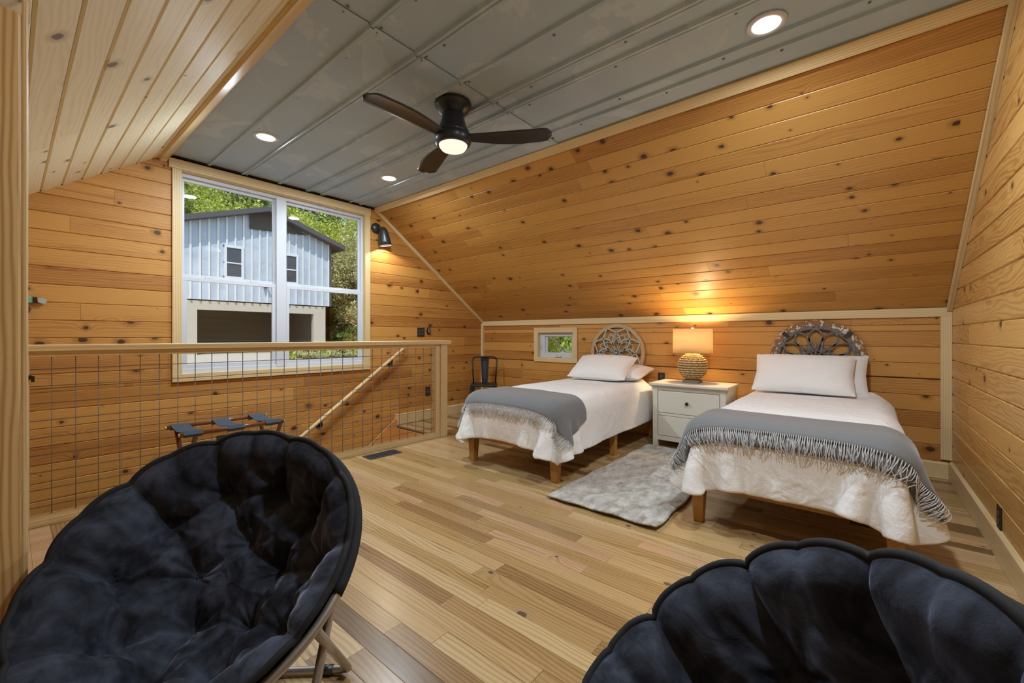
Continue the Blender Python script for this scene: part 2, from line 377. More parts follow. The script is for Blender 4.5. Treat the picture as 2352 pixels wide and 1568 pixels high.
def empty(name, loc=(0, 0, 0), rz=0):
    o = bpy.data.objects.new(name, None); C.objects.link(o); o.location = loc; o.rotation_euler = (0, 0, rz); o.empty_display_size = 0.1; return o
def tag(o, label, cat, group=None):
    o['label'] = label; o['category'] = cat
    if group: o['group'] = group
    return o
def struct(o): o['kind'] = 'structure'; return o
def light(name, typ, loc, energy, color, parent=None, **kw):
    l = bpy.data.lights.new(name, typ); l.energy = energy; l.color = color
    for k, v in kw.items(): setattr(l, k, v)
    o = bpy.data.objects.new(name, l); C.objects.link(o); o.location = loc
    if parent: o.parent = parent
    return o
def frame(O, X, Y):
    X = Vector(X).normalized(); Y = Vector(Y).normalized(); N = X.cross(Y)
    m = Matrix.Identity(4)
    for i in range(3): m[i][0] = X[i]; m[i][1] = Y[i]; m[i][2] = N[i]; m[i][3] = O[i]
    return m

def plank_mesh(a0, b0, a1, b1, wd, th, g, c):
    """a board: local X along it (bottom edge a0..b0, top edge a1..b1), Y across, Z out of the surface; V joints"""
    ys = [(g, -th), (g, -c), (g + c, 0.0), (wd - g - c, 0.0), (wd - g, -c), (wd - g, -th)]
    if c <= 0: ys = [(g, -th), (g, 0.0), (wd - g, 0.0), (wd - g, -th)]
    n = len(ys); v = []
    for e in (0, 1):
        for y, z in ys:
            t = y / wd
            x = (a0 + (a1 - a0) * t) if e == 0 else (b0 + (b1 - b0) * t)
            v.append((x, y, z))
    f = [(i, i + n, i + n + 1, i + 1) for i in range(n - 1)] + [tuple(range(n - 1, -1, -1))[::-1], tuple(range(n, 2 * n))[::-1]]
    return v, f

def boards(parent, O, X, Y, rows, pitch, y0, interval, mat, name='plank', lmin=1.1, lmax=2.6, th=0.014, g=0.0008, c=0.0045, seed=1, endgap=0.0006, stuff_if=None):
    rnd = random.Random(seed); fr = frame(O, X, Y); stuff = MB(); cnt = 0
    for r in range(rows):
        ya = y0 + r * pitch; yb = ya + pitch
        for (a0, b0, a1, b1, yl, yh) in interval(ya, yb):
            if yh - yl < 0.012: continue
            lo, hi = min(a0, a1), max(b0, b1); cuts = []; x = lo + rnd.uniform(0.35, lmax)
            while x < hi - 0.35: cuts.append(x); x += rnd.uniform(lmin, lmax)
            lom, him = max(a0, a1), min(b0, b1)
            cuts = [q for q in cuts if lom + 0.08 < q < him - 0.08]
            ends = [None] + cuts + [None]
            for i in range(len(ends) - 1):
                s0, s1 = (a0, a1) if ends[i] is None else (ends[i] + endgap, ends[i] + endgap)
                e0, e1 = (b0, b1) if ends[i + 1] is None else (ends[i + 1] - endgap, ends[i + 1] - endgap)
                if max(e0 - s0, e1 - s1) < 0.01: continue
                if e0 < s0: e0 = s0 + .001
                if e1 < s1: e1 = s1 + .001
                ox = min(s0, s1)
                v, f = plank_mesh(s0 - ox, e0 - ox, s1 - ox, e1 - ox, yh - yl, th, g, c if yh - yl > 0.03 else 0)
                mw = fr @ Matrix.Translation((ox, yl, rnd.uniform(-0.0004, 0.0004)))
                if stuff_if and stuff_if(ox, ya):
                    stuff.add([mw @ Vector(q) for q in v], f)
                else:
                    MB().add(v, f).build(name, mat, parent, mw=mw, recalc=False); cnt += 1
    if stuff.v: stuff.build('far_boards', mat, parent, kind='stuff', recalc=False)
    return cnt

# ------------------------------------------------------------------ STRUCTURE
RL, RRT = Vector((0.03, 3.749, 0)), Vector((3.078, 3.631, 0))     # line of the railing
# floor
fl = MB().box(XL - .1, W + .1, YR - .1, 3.70, -0.25, -0.016); fl.box(3.12, W + .1, 3.70, L + .1, -0.25, -0.016)
floor = struct(fl.build('floor', 'backing'))
PF = 0.0826
def fint(ya, yb):      # local Y = -x measured from W ; rows go from the bed wall to the left
    xm = W - (ya + yb) / 2
    end = L if xm > 3.12 else 3.70
    return [(YR, end, YR, end, ya, yb)]
def fl_stuff(ox, ya): return (W - ya) < 0.22
boards(floor, (W, 0, 0), (0, 1, 0), (-1, 0, 0), int((W - XL) / PF), PF, 0.0, fint, 'oak', name='floor_board', lmin=0.45, lmax=1.3, c=0.0008, g=0.0003, th=0.016, seed=11, stuff_if=fl_stuff)
# window wall (left in the picture)
WX0, WX1, WZ0, WZ1 = 0.957, 2.705, 0.79, 2.545
bk = MB().box(XL - .1, WX0 - .02, L + .014, L + .12, -3.0, 3.2); bk.box(WX1 + .02, W + .1, L + .014, L + .12, -3.0, 3.2)
bk.box(WX0 - .02, WX1 + .02, L + .014, L + .12, -3.0, WZ0 - .02); bk.box(WX0 - .02, WX1 + .02, L + .014, L + .12, WZ1 + .02, 3.2)
wall_left = struct(bk.build('wall_left', 'backing'))
def slope_l(z): return C1 - (HC - z) / SLP
def slope_r(z): return min(C2 + (HC - z) / SLP, W)
def wint(za, zb):
    out = []
    zb = min(zb, HC)
    if zb <= za: return out
    l0, l1 = max(slope_l(za), -0.1), max(slope_l(zb), -0.1)
    r0, r1 = slope_r(za), slope_r(zb)
    if zb < -0.01 or za < -0.01: r0 = r1 = 3.3
    wa, wb = WZ0 - 0.05, WZ1 + 0.05
    if zb <= wa or za >= wb: return [(l0, r0, l1, r1, za, zb)]
    if za < wa:
        out += [(l0, r0, l0, r0, za, wa)]; za = wa
    out += [(l0, WX0 - .03, l1, WX0 - .03, za, zb), (WX1 + .03, r0, WX1 + .03, r1, za, zb)]
    return out
boards(wall_left, (0, L, 0), (1, 0, 0), (0, 0, 1), 28, 0.1298, 1.883 - 0.1298 * 22, wint, 'pine', seed=3, lmin=1.0, lmax=2.8)
# bed wall
SY0, SY1, SZ0, SZ1 = 2.86, 3.465, 0.80, 1.19
bk = MB().box(W + .014, W + .12, YR - .1, SY0, -.3, 1.6).box(W + .014, W + .12, SY1, L + .1, -.3, 1.6).box(W + .014, W + .12, SY0, SY1, -.3, SZ0).box(W + .014, W + .12, SY0, SY1, SZ1, 1.6)
wall_back = struct(bk.build('wall_back', 'backing'))
def bint(za, zb):
    zb = min(zb, 1.335)
    if zb <= za: return []
    full = (-L, -YR, -L, -YR, za, zb)
    wa, wb = SZ0 - .02, SZ1 + .02
    if zb <= wa or za >= wb: return [full]
    out = []
    if za < wa: out.append((-L, -YR, -L, -YR, za, wa)); za = wa
    zt = min(zb, wb)
    out += [(-L, -SY1 - .02, -L, -SY1 - .02, za, zt), (-SY0 + .02, -YR, -SY0 + .02, -YR, za, zt)]
    if zb > wb: out.append((-L, -YR, -L, -YR, wb, zb))
    return out
boards(wall_back, (W, 0, 0), (0, -1, 0), (0, 0, 1), 11, 0.1288, 0.0, bint, 'pine', seed=5, lmin=0.8, lmax=2.4)
# right wall
bk = MB().box(XL - .1, W + .1, YR - .12, YR - .014, -.3, 3.2)
wall_right = struct(bk.build('wall_right', 'backing'))
def rint(za, zb):
    zb = min(zb, HC)
    if zb <= za: return []
    l0, l1 = max(slope_l(za), XL), max(slope_l(zb), XL); r0, r1 = slope_r(za), slope_r(zb)
    return [(-r0, -l0, -r1, -l1, za, zb)]
boards(wall_right, (0, YR, 0), (-1, 0, 0), (0, 0, 1), 21, 0.133, 0.0, rint, 'birch', seed=8, lmin=0.7, lmax=2.0, c=0.006)
# slopes
SLEN = math.hypot(W - C2, HC - K2)
ny = Vector((C2 - W, 0, HC - K2)).normalized()
O = Vector((W, 0, K2)); N = Vector((0, -1, 0)).cross(ny)
fr = frame(O - N * 0.014, (0, -1, 0), ny)
bk = MB().box(-L - .1, -YR + .1, -0.15, SLEN + .1, -0.1, 0)
slope_right = struct(bk.build('ceiling_slope_right', 'backing', mw=fr))
boards(slope_right, O, (0, -1, 0), ny, int(SLEN / 0.1302) + 1, 0.1302, 0.0, lambda a, b: [(-L, -YR, -L, -YR, a, min(b, SLEN))] if a < SLEN else [], 'pine_slope', seed=21, lmin=0.9, lmax=2.9)
OL = Vector((C1 - (HC - K2) / SLP, 0, K2)); nyl = Vector((1, 0, SLP)).normalized()
fr = frame(OL - Vector((0, 1, 0)).cross(nyl) * 0.014, (0, 1, 0), nyl)
slope_left = struct(MB().box(YR - .1, L + .1, -0.15, SLEN + .1, -0.1, 0).build('ceiling_slope_left', 'backing', mw=fr))
boards(slope_left, OL, (0, 1, 0), nyl, int(SLEN / 0.126) + 1, 0.126, SLEN - 0.126 * 19, lambda a, b: [(YR, L, YR, L, max(a, 0), min(b, SLEN))] if b > 0.02 and a < SLEN else [], 'pine_lit', seed=31, lmin=0.9, lmax=2.2, c=0.007)
# unseen left knee wall and the partition beside the camera
struct(MB().box(OL.x - .1, OL.x, YR, L, -.3, 1.5).build('wall_front', 'pine'))
part = struct(MB().box(-.955, 0.020, 1.836, 3.70, 0, 2.02).box(-0.09, 0.0, 3.70, L - .02, -2.9, 2.0).build('wall_partition', 'pine_slope'))
# ceiling sheets
ceiling = struct(MB().box(C1 - .15, C2 + .15, YR - .1, L + .1, HC + .003, HC + .1).build('ceiling', 'backing'))
ribs = [(1.155, 1), (1.439, 2), (1.749, 1), (2.03, 2), (2.184, 2), (2.506, 1), (2.631, 1)]
def rib_prof(x, k):
    if k == 1: return [(x - .013, 0), (x - .008, -.016), (x + .008, -.016), (x + .013, 0)]
    return [(x - .028, 0), (x - .022, -.018), (x - .008, -.018), (x - .003, -.006), (x + .003, -.006), (x + .008, -.014), (x + .020, -.014), (x + .025, 0)]
xs = [C1] + [r[0] for r in ribs] + [C2]
for (ya, yb, dz) in ((YR, 1.90, 0.0), (1.865, L, -0.006)):
    for i in range(len(xs) - 1):
        prof = [(xs[i] + (0.02 if i else 0), 0)]
        if i < len(ribs):
            prof += rib_prof(*ribs[i])
            prof.append((xs[i + 1] + 0.035, 0.0005))
        else: prof.append((xs[i + 1], 0))
        cxp = (xs[i] + xs[i + 1]) / 2
        P = np.zeros((25, len(prof), 3)); ys = np.linspace(ya, yb, 25)
        for a in range(25):
            for b, (x, z) in enumerate(prof):
                wob = 0.0018 * math.sin(ys[a] * 3.1 + i * 1.7) + 0.001 * math.sin(ys[a] * 7.7 + i)
                P[a, b] = (x - cxp + wob * 0.8, ys[a], z + dz + abs(wob) * -0.4)
        MB().grid(P).build('ceiling_sheet', 'ceil', ceiling, loc=(cxp, 0, HC), solid=0.0015, recalc=False)
sc = MB()
for i, (x, k) in enumerate(ribs):
    y = YR + .25 + (i % 3) * .13
    while y < L - .05:
        sc.lathe([(0.009, -.001), (0.009, -.003), (0.005, -.003), (0.005, -.008), (0.001, -.009)], x + 0.045, y, 6); y += 0.62
for y in (1.85, 1.89):
    for x in (1.02, 1.2, 1.48, 1.78, 2.07, 2.22, 2.54, 2.72): sc.lathe([(0.010, -.002), (0.010, -.004), (0.006, -.004), (0.005, -.010), (0.001, -.011)], x, y, 6)
sc.build('screws', 'wire', ceiling, loc=(0, 0, HC - .001), kind='stuff')
# black closure strip above the window wall
struct(MB().box(C1, C2, L - .022, L, HC - .035, HC - .002).build('trim_6', 'black_gap'))

# ------------------------------------------------------------------ trims (each a board with its grain along local X)
def bar(name, p0, p1, wd, th, up, mat='trim', parent=None, bevel=0.002):
    """board from p0 to p1 (its centre line), width wd along 'up', thickness th"""
    p0, p1 = Vector(p0), Vector(p1); X = (p1 - p0).normalized(); Y = Vector(up); Y = (Y - X * Y.dot(X)).normalized()
    l = (p1 - p0).length
    return MB().box(0, l, -wd / 2, wd / 2, -th / 2, th / 2).build(name, mat, parent, mw=frame(p0, X, Y), bevel=bevel)
def T(n, *a, **k): return struct(bar('trim_%d' % n, *a, **k))
nr = Vector((-.5728, 0, -.8197)); nl = Vector((.5728, 0, -.8197))
T(1, Vector((C2, YR, HC)) - ny * .037 + nr * .010, Vector((C2, L, HC)) - ny * .037 + nr * .010, .074, .02, ny)
T(2, Vector((C1, YR, HC)) - nyl * .055 + nl * .012, Vector((C1, L, HC)) - nyl * .055 + nl * .012, .085, .024, nyl)
T(3, (W - .010, YR, (K1 + K2) / 2), (W - .010, L, (K1 + K2) / 2), K2 - K1, .02, (0, 0, 1))
T(4, (W - .010, YR + .032, .152), (W - .010, YR + .032, K1), .064, .02, (0, 1, 0))
T(5, (W - .018, L - .018, .10), (W - .018, L - .018, K1 + .03), .036, .036, (0, 1, 0))
T(7, (C2, L - .014, HC - .02), (W - .02, L - .014, HC - .02 - (W - .02 - C2) * SLP), .045, .028, ny)
T(8, (C1 - .02, L - .014, HC - .035), (C1 - 1.3, L - .014, HC - .035 - 1.28 * SLP), .034, .028, nyl)
T(9, Vector((C2 + .03, YR + .016, HC - .045)), Vector((W - .02, YR + .016, K2 - .02)), .030, .032, ny)
def base(side, p0, p1, nrm, h=.13):
    p0, p1 = Vector(p0), Vector(p1); X = (p1 - p0).normalized(); l = (p1 - p0).length
    n = Vector(nrm); Yv = Vector((0, 0, 1)); m = frame(p0, X, Yv)
    s = 1 if X.cross(Yv).dot(n) > 0 else -1
    pr = [(0, 0), (0, s * .02), (h - .012, s * .02), (h, s * .006), (h, 0)]
    mb = MB(); v = [(x, y, z) for x in (0, l) for y, z in pr]; k = len(pr)
    mb.add(v, [tuple(range(k)), tuple(range(2 * k - 1, k - 1, -1))] + [(i, i + k, (i + 1) % k + k, (i + 1) % k) for i in range(k)])
    return struct(mb.build('baseboard_' + side, 'trim', mw=m, bevel=.0015))
base('left', (3.12, L, .001), (W - .02, L, .001), (0, -1, 0))
base('back', (W, L - .02, .001), (W, YR + .02, .001), (-1, 0, 0))
base('right', (W - .02, YR, .001), (XL, YR, .001), (0, 1, 0), .145)

# near post: end board of the partition beside the camera
post = tag(empty('board_post', (0, 1.805, 0)), 'tall pale pine end board of the partition at the far left edge of the photo', 'post')
o = MB().box(0, 2.02, -.063, .063, -.01, .01).build('face_board', 'post', post, mw=frame((-.037, 1.812, .001), (0, 0, 1), (1, 0, 0)), bevel=.006)
MB().box(0, 2.065, -.006, .006, -.012, .012).build('lit_edge_strip', 'trim', post, mw=frame((.0325, 1.822, .001), (0, 0, 1), (1, 0, 0)), bevel=.004)  # added paler strip, stands for the eased corner catching window light

# ------------------------------------------------------------------ stairwell
st = tag(empty('staircase', (3.12, 4.1, 0)), 'wooden stair descending behind the mesh railing under the big window', 'stairs')
for i in range(10):
    z = -.19 * (i + 1); x1 = 3.12 - .27 * i; x0 = x1 - .30
    MB().box(x0 - 3.12, x1 - 3.12, -.37, .37, z - .03, z).build('tread', 'stair', st, bevel=.003)
    MB().box(x1 - 3.14, x1 - 3.12, -.37, .37, z, z + .16).build('riser', 'stair', st)
MB().prism([(0, .10), (0.0, -.22), (-3.1, -.22 - 3.1 * .7), (-3.1, .10 - 3.1 * .7)], 1, .365, .385).build('skirt_board', 'stair', st, bevel=.003)
struct(MB().box(-.09, 3.13, 3.66, 3.70, -2.9, -.02).box(-.09, 3.3, 3.70, L + .1, -3.0, -2.9).box(3.13, 3.3, 3.70, L, -2.9, -.25).build('wall_stairwell', 'pine'))

# ------------------------------------------------------------------ railing with wire mesh
ra = math.atan2(RRT.y - RL.y, RRT.x - RL.x); rl = (RRT - RL).length
rail = tag(empty('stair_railing', tuple(RL), ra), 'pale pine stair railing filled with square galvanised wire mesh', 'railing')
def rb(name, x0, x1, y0, y1, z0, z1, mat='trim', bevel=.004):
    if x1 - x0 >= z1 - z0: m = Matrix.Translation(((x0), (y0 + y1) / 2, (z0 + z1) / 2)); mb = MB().box(0, x1 - x0, (y0 - y1) / 2, (y1 - y0) / 2, (z0 - z1) / 2, (z1 - z0) / 2)
    else:
        m = frame(((x0 + x1) / 2, (y0 + y1) / 2, z0), (0, 0, 1), (1, 0, 0)); mb = MB().box(0, z1 - z0, (x0 - x1) / 2, (x1 - x0) / 2, (y0 - y1) / 2, (y1 - y0) / 2)
    o = mb.build(name, mat, rail, bevel=bevel); o.matrix_local = m; return o
rb('top_rail', -.02, rl + .115, -.09, .055, 1.030, 1.068)
rb('sub_rail', .02, rl + .005, -.035, .03, .995, 1.030)
rb('bottom_rail', .02, rl + .01, -.035, .055, 0.0, .04, bevel=.002)
rb('bottom_stop', .03, rl - .01, -.018, -.002, .04, .055, bevel=.001); rb('bottom_stop', .03, rl - .01, .018, .032, .04, .055, bevel=.001)
rb('stile', .02, .055, -.035, .035, .04, 1.0); rb('stile', rl - .06, rl - .005, -.035, .035, .04, 1.0)
rb('newel_post', rl - .003, rl + .088, -.052, .040, 0, 1.030)
nx = int((rl - .1) / .1005)
for i in range(nx):
    x = .142 + i * .1005
    if x < rl - .07: MB().tube([(x, .008, .045), (x, .008, .997)], .0027, 6).build('wire', 'wire', rail, smooth=True)
for k in range(10):
    z = .105 + k * .1022 - .0
    if z < 1.0: MB().tube([(.05, .003, z), (rl - .055, .003, z)], .0027, 6).build('wire', 'wire', rail, smooth=True)
# handrail on the window wall
hr = tag(empty('handrail', (3.199, L - .07, .962)), 'round pale wooden handrail sloping down the window wall on black brackets', 'handrail')
d = Vector((-1, 0, -.70)).normalized()
MB().tube([(0, 0, 0), (1.5, 0, 0), (2.9, 0, 0)], .019, 14).build('rail', 'trim', hr, smooth=True, mw=frame((3.199, L - .07, .962), d, (0, 1, 0)))
MB().tube([Vector((0.028, .055, .019)), Vector((.026, .01, .018)), Vector((.012, 0, .009)), Vector((-.01, 0, -.007))], .019, 14).build('rail_return', 'trim', hr, smooth=True)
for tt in (.19, 1.27, 2.4):
    p = d * tt
    b = MB().tube([p + Vector((-.0, .064, -.075)), p + Vector((0, .070, -.075))], .040, 20).build('bracket', 'black_metal', hr, smooth=False, bevel=.001)
    MB().tube([p + Vector((0, .064, -.075)), p + Vector((0, .03, -.07)), p + Vector((0, .005, -.02))], .007, 8).build('bracket_arm', 'black_metal', b, smooth=True)
# small black bracket by the left stile and belongings hanging at the left
kb = MB().box(0, .014, -.012, .012, -.012, .012).box(.010, .024, -.012, .012, -.028, .008)
tag(kb.build('latch', 'black_metal', loc=(.0785, 3.70, .88), bevel=.002), 'small black latch on the left end of the mesh railing', 'latch')
gm = empty('webbing_strap', (.09, L - .02, 1.375)); tag(gm, 'mint green strap end with black clip poking out by the left post', 'strap')
MB().box(-.08, .028, -.004, .004, -.022, .022).build('webbing', 'mint', gm, bevel=.002)
MB().box(.026, .034, -.008, .008, -.022, .022).box(.038, .046, -.008, .008, -.022, .022).box(.028, .046, -.005, .005, -.01, .01).build('clip', 'black_metal', gm, bevel=.001)
MB().prism([(.048, -.012), (.058, -.022), (.082, -.028), (.092, -.01), (.092, .004), (.075, .014), (.052, .012)], 1, -.006, .006).build('buckle', 'teal', gm, bevel=.001)
tg = MB().prism([(-.09, .03), (.005, .02), (.02, -.0), (-.002, -.06), (-.09, -.07)], 1, -.006, .006)
tag(tg.build('hanging_case', 'rack', loc=(.092, L - .03, 1.315), bevel=.003), 'dark angular case hanging below the mint strap', 'case')

# ------------------------------------------------------------------ big window
win = struct(empty('window_1', (WX0, L, WZ0)))
def wb(name, x0, x1, z0, z1, y0, y1, mat, parent=win, bevel=.002):
    horiz = (x1 - x0) >= (z1 - z0)
    if horiz: mb = MB().box(0, x1 - x0, 0, z1 - z0, 0, y1 - y0); m = frame((x0, y1, z0), (1, 0, 0), (0, 0, 1))
    else: mb = MB().box(0, z1 - z0, 0, x1 - x0, .0012, y1 - y0 - .0012); m = frame((x1, y1, z0), (0, 0, 1), (-1, 0, 0))
    return mb.build(name, mat, parent, mw=m, bevel=bevel)
bpy.context.view_layer.update()
cs = .07
wb('casing', .875, 2.770, 2.548, 2.641, L - .022, L, 'trim')
wb('casing', WX0 - .06, WX0 + .008, WZ0 - .0, 2.548, L - .02, L, 'trim'); wb('casing', WX1 - .008, WX1 + .060, WZ0 - .0, 2.548, L - .02, L, 'trim')
wb('casing', WX0 - .06, WX1 + .060, WZ0 - .065, WZ0 + .003, L - .02, L, 'trim')
JD = .10
wb('jamb', WX0 - .015, WX0 + .002, WZ0, WZ1, L - .002, L + JD, 'trim'); wb('jamb', WX1 - .002, WX1 + .015, WZ0, WZ1, L - .002, L + JD, 'trim')
wb('jamb', WX0, WX1, WZ1 - .002, WZ1 + .015, L - .002, L + JD, 'trim'); wb('jamb', WX0, WX1, WZ0 - .015, WZ0 + .002, L - .002, L + JD, 'trim')
fy = L + .055
XA, XB, XM0, XM1 = WX0, WX1, 1.745, 1.838
wb('frame', XA, XA + .024, WZ0, WZ1, fy - .01, fy + .05, 'white_vinyl'); wb('frame', XB - .024, XB, WZ0, WZ1, fy - .01, fy + .05, 'white_vinyl')
wb('frame', XA, XB, WZ1 - .035, WZ1, fy - .01, fy + .05, 'white_vinyl'); wb('frame', XA, XB, WZ0, WZ0 + .04, fy - .015, fy + .05, 'white_vinyl')
wb('mullion', XM0, XM1, WZ0 + .02, WZ1 - .01, fy - .02, fy + .05, 'white_vinyl')
ZM = 1.635
for (a, b) in ((XA + .022, XM0), (XM1, XB - .022)):
    up = wb('upper_sash', a, b, WZ1 - .062, WZ1 - .03, fy + .025, fy + .045, 'white_vinyl')
    for q in ((a, a + .022, ZM, WZ1 - .04), (b - .022, b, ZM, WZ1 - .04), (a, b, ZM - .01, ZM + .032)):
        wb('sash_bar', *q, fy + .025, fy + .045, 'white_vinyl', up)
    wb('pane', a + .02, b - .02, ZM + .03, WZ1 - .06, fy + .033, fy + .037, 'glass', up, 0)
    lo = wb('lower_sash', a, b, WZ0 + .038, WZ0 + .078, fy - .002, fy + .02, 'white_vinyl')
    for q in ((a, a + .036, WZ0 + .05, ZM), (b - .036, b, WZ0 + .05, ZM), (a, b, ZM - .028, ZM + .008)):
        wb('sash_bar', *q, fy - .002, fy + .02, 'white_vinyl', lo)
    wb('pane', a + .034, b - .034, WZ0 + .076, ZM - .026, fy + .007, fy + .011, 'glass', lo, 0)
    for xx in (a + .2, b - .2):
        wb('sash_lock', xx - .03, xx + .03, ZM + .008, ZM + .018, fy - .002, fy + .018, 'white_vinyl', lo)
# small window
win2 = struct(empty('window_2', (W, (SY0 + SY1) / 2, SZ0)))
bpy.context.view_layer.update()
def w2(name, ya, yb, z0, z1, x0, x1, mat, parent=win2, bevel=.0015):
    horiz = (yb - ya) >= (z1 - z0)
    if horiz: mb = MB().box(0, yb - ya, 0, z1 - z0, 0, x1 - x0); m = frame((x1, yb, z0), (0, -1, 0), (0, 0, 1))
    else: mb = MB().box(0, z1 - z0, 0, yb - ya, .001, x1 - x0 - .001); m = frame((x1, ya, z0), (0, 0, 1), (0, 1, 0))
    return mb.build(name, mat, parent, mw=m, bevel=bevel)
w2('casing', 2.817, 3.508, 1.165, 1.232, W - .02, W, 'trim'); w2('casing', 2.817, 3.508, .768, .828, W - .02, W, 'trim')
w2('casing', 2.817, 2.882, .828, 1.165, W - .02, W, 'trim'); w2('casing', 3.443, 3.508, .828, 1.165, W - .02, W, 'trim')
for q in ((2.870, 2.884, SZ0, SZ1), (3.440, 3.454, SZ0, SZ1), (2.88, 3.45, SZ0 + .012, SZ0 + .028), (2.88, 3.45, SZ1 - .03, SZ1 - .016)): w2('jamb', *q, W - .002, W + .09, 'trim')
for q in ((2.884, 2.93, .828, 1.16), (3.36, 3.44, .828, 1.16), (2.89, 3.43, 1.115, 1.16), (2.89, 3.43, .828, .885)): w2('frame', *q, W + .035, W + .075, 'white_vinyl')
sa = w2('sash', 2.925, 2.945, .88, 1.12, W + .055, W + .07, 'white_vinyl')
for q in ((3.33, 3.362, .88, 1.12), (2.93, 3.36, .878, .894), (2.93, 3.36, 1.105, 1.12)): w2('sash_bar', *q, W + .055, W + .07, 'white_vinyl', sa)
w2('pane', 2.93, 3.35, .885, 1.115, W + .060, W + .063, 'glass', sa, 0)
w2('crank', 3.09, 3.18, .838, .856, W + .012, W + .035, 'white_vinyl'); w2('crank_arm', 3.14, 3.16, .85, .872, W + .005, W + .02, 'white_vinyl')
w2('lock_lever', 3.41, 3.418, .93, 1.0, W + .02, W + .035, 'white_vinyl')

# ------------------------------------------------------------------ lights in the ceiling
cans = [(1.28, 3.54, 'recessed ceiling light above the left half of the big window'), (2.38, 3.54, 'recessed ceiling light near the far corner, above the dark wall lamp'),
        (2.395, .364, 'recessed ceiling light at the top right, the largest in the photo'), (1.28, .364, 'recessed ceiling light beyond the top edge of the photo, above the two velvet chairs'), (1.28, 1.2, None)]
for x, y, lb in cans[:4]:
    t = tag(empty('recessed_light', (x, y, HC - .004)), lb, 'ceiling light', 'recessed lights in the metal ceiling')
    MB().lathe([(.062, -.001), (.088, -.001), (.088, -.006), (.080, -.011), (.064, -.010), (.062, -.006)], n=40, cap=False).build('trim_ring', 'white_vinyl', t, smooth=True)
    MB().lathe([(.0001, -.007), (.064, -.007)], n=40, cap=False).build('diffuser', 'led', t, recalc=False)
    light('lamp', 'AREA', (0, 0, -.016), CAN_POWER, (0.81, .925, 1.0), t, shape='DISK', size=.12)

# ceiling fan
FX, FY = 1.88, 2.07
fan = tag(empty('ceiling_fan', (FX, FY, HC)), 'black three-blade flush ceiling fan with a lit lens', 'ceiling fan')
MB().lathe([(.118, -.016), (.120, -.022), (.117, -.035), (.108, -.055), (.090, -.075), (.076, -.085), (.074, -.09), (0.01, -.09)], n=48).build('canopy', 'fan', fan, smooth=True)
MB().lathe([(.074, -.080), (.072, -.10), (.075, -.125), (.088, -.165), (.106, -.205), (.116, -.225), (.02, -.228)], n=48).build('motor_housing', 'fan', fan, smooth=True)
MB().lathe([(.118, -.228), (.121, -.240), (.120, -.262), (.113, -.280), (.104, -.292), (.093, -.292), (.09, -.27), (.02, -.26)], n=48).build('light_ring', 'fan', fan, smooth=True)
MB().lathe([(.093, -.285), (.091, -.300), (.078, -.318), (.050, -.330), (.020, -.334), (.0005, -.335)], n=40).build('lens', 'fanlens', fan, smooth=True)
for a in (67.5, 181.5, 304.5):
    u = np.linspace(0, 1, 22); P = np.zeros((22, 9, 3))
    for i, t in enumerate(u):
        r = .085 + t * .56
        wdt = (.074 + .082 * math.sin(min(t * 1.25, 1) * math.pi * .62)) * (1 if t < .9 else math.sqrt(max(0, 1 - ((t - .9) / .1) ** 2)) * .75 + .25)
        sweep = .022 * math.sin(t * math.pi) - .006
        for j, q in enumerate(np.linspace(-.5, .5, 9)):
            yy = sweep + q * wdt; tilt = -R(4)
            P[i, j] = (r, yy * math.cos(tilt), -.250 + yy * math.sin(tilt) + .006 * (1 - 4 * q * q))
    ca, sa_ = math.cos(R(a)), math.sin(R(a)); Q = P.copy(); Q[..., 0] = P[..., 0] * ca - P[..., 1] * sa_; Q[..., 1] = P[..., 0] * sa_ + P[..., 1] * ca
    MB().grid(Q).build('blade', 'fan', fan, smooth=True, solid=.007, recalc=False)

# wall sconce
sc_ = tag(empty('wall_sconce', (2.845, L, 2.418)), 'dark grey bell-shaped wall light shining down beside the big window', 'wall light')
MB().tube([(0, -.0, 0), (0, -.02, 0), (0, -.038, 0), (0, -.048, 0)], [.060, .062, .052, .02], 24).build('wall_mount', 'gun', sc_, smooth=True)
MB().tube([(0, -.04, 0), (.02, -.085, -.012)], .012, 10).build('arm', 'gun', sc_, smooth=True)
sh = MB().lathe([(.004, .0), (.022, -.004), (.040, -.022), (.054, -.06), (.064, -.12), (.070, -.18), (.072, -.225), (.069, -.225), (.062, -.12), (.05, -.055), (.036, -.025), (.004, -.01)], n=32, cap=False).build('bell_shade', 'gun', sc_, smooth=True, loc=(.035, -.095, .008))
sh.rotation_euler = (R(-4), R(-8), 0)
MB().lathe([(.0685, 0), (.060, .10), (.048, .16), (.01, .19)], n=28, cap=False).build('white_liner', 'white_vinyl', sh, smooth=True, loc=(0, 0, -.2235))
MB().lathe([(.001, -.19), (.02, -.185), (.028, -.165), (.024, -.14), (.012, -.12)], n=16).build('bulb', 'bulbglow', sh, smooth=True)
sp = light('lamp', 'SPOT', (0, 0, -.20), 13.0, (1, .92, .78), sh, spot_size=R(140), spot_blend=.3, shadow_soft_size=.015)

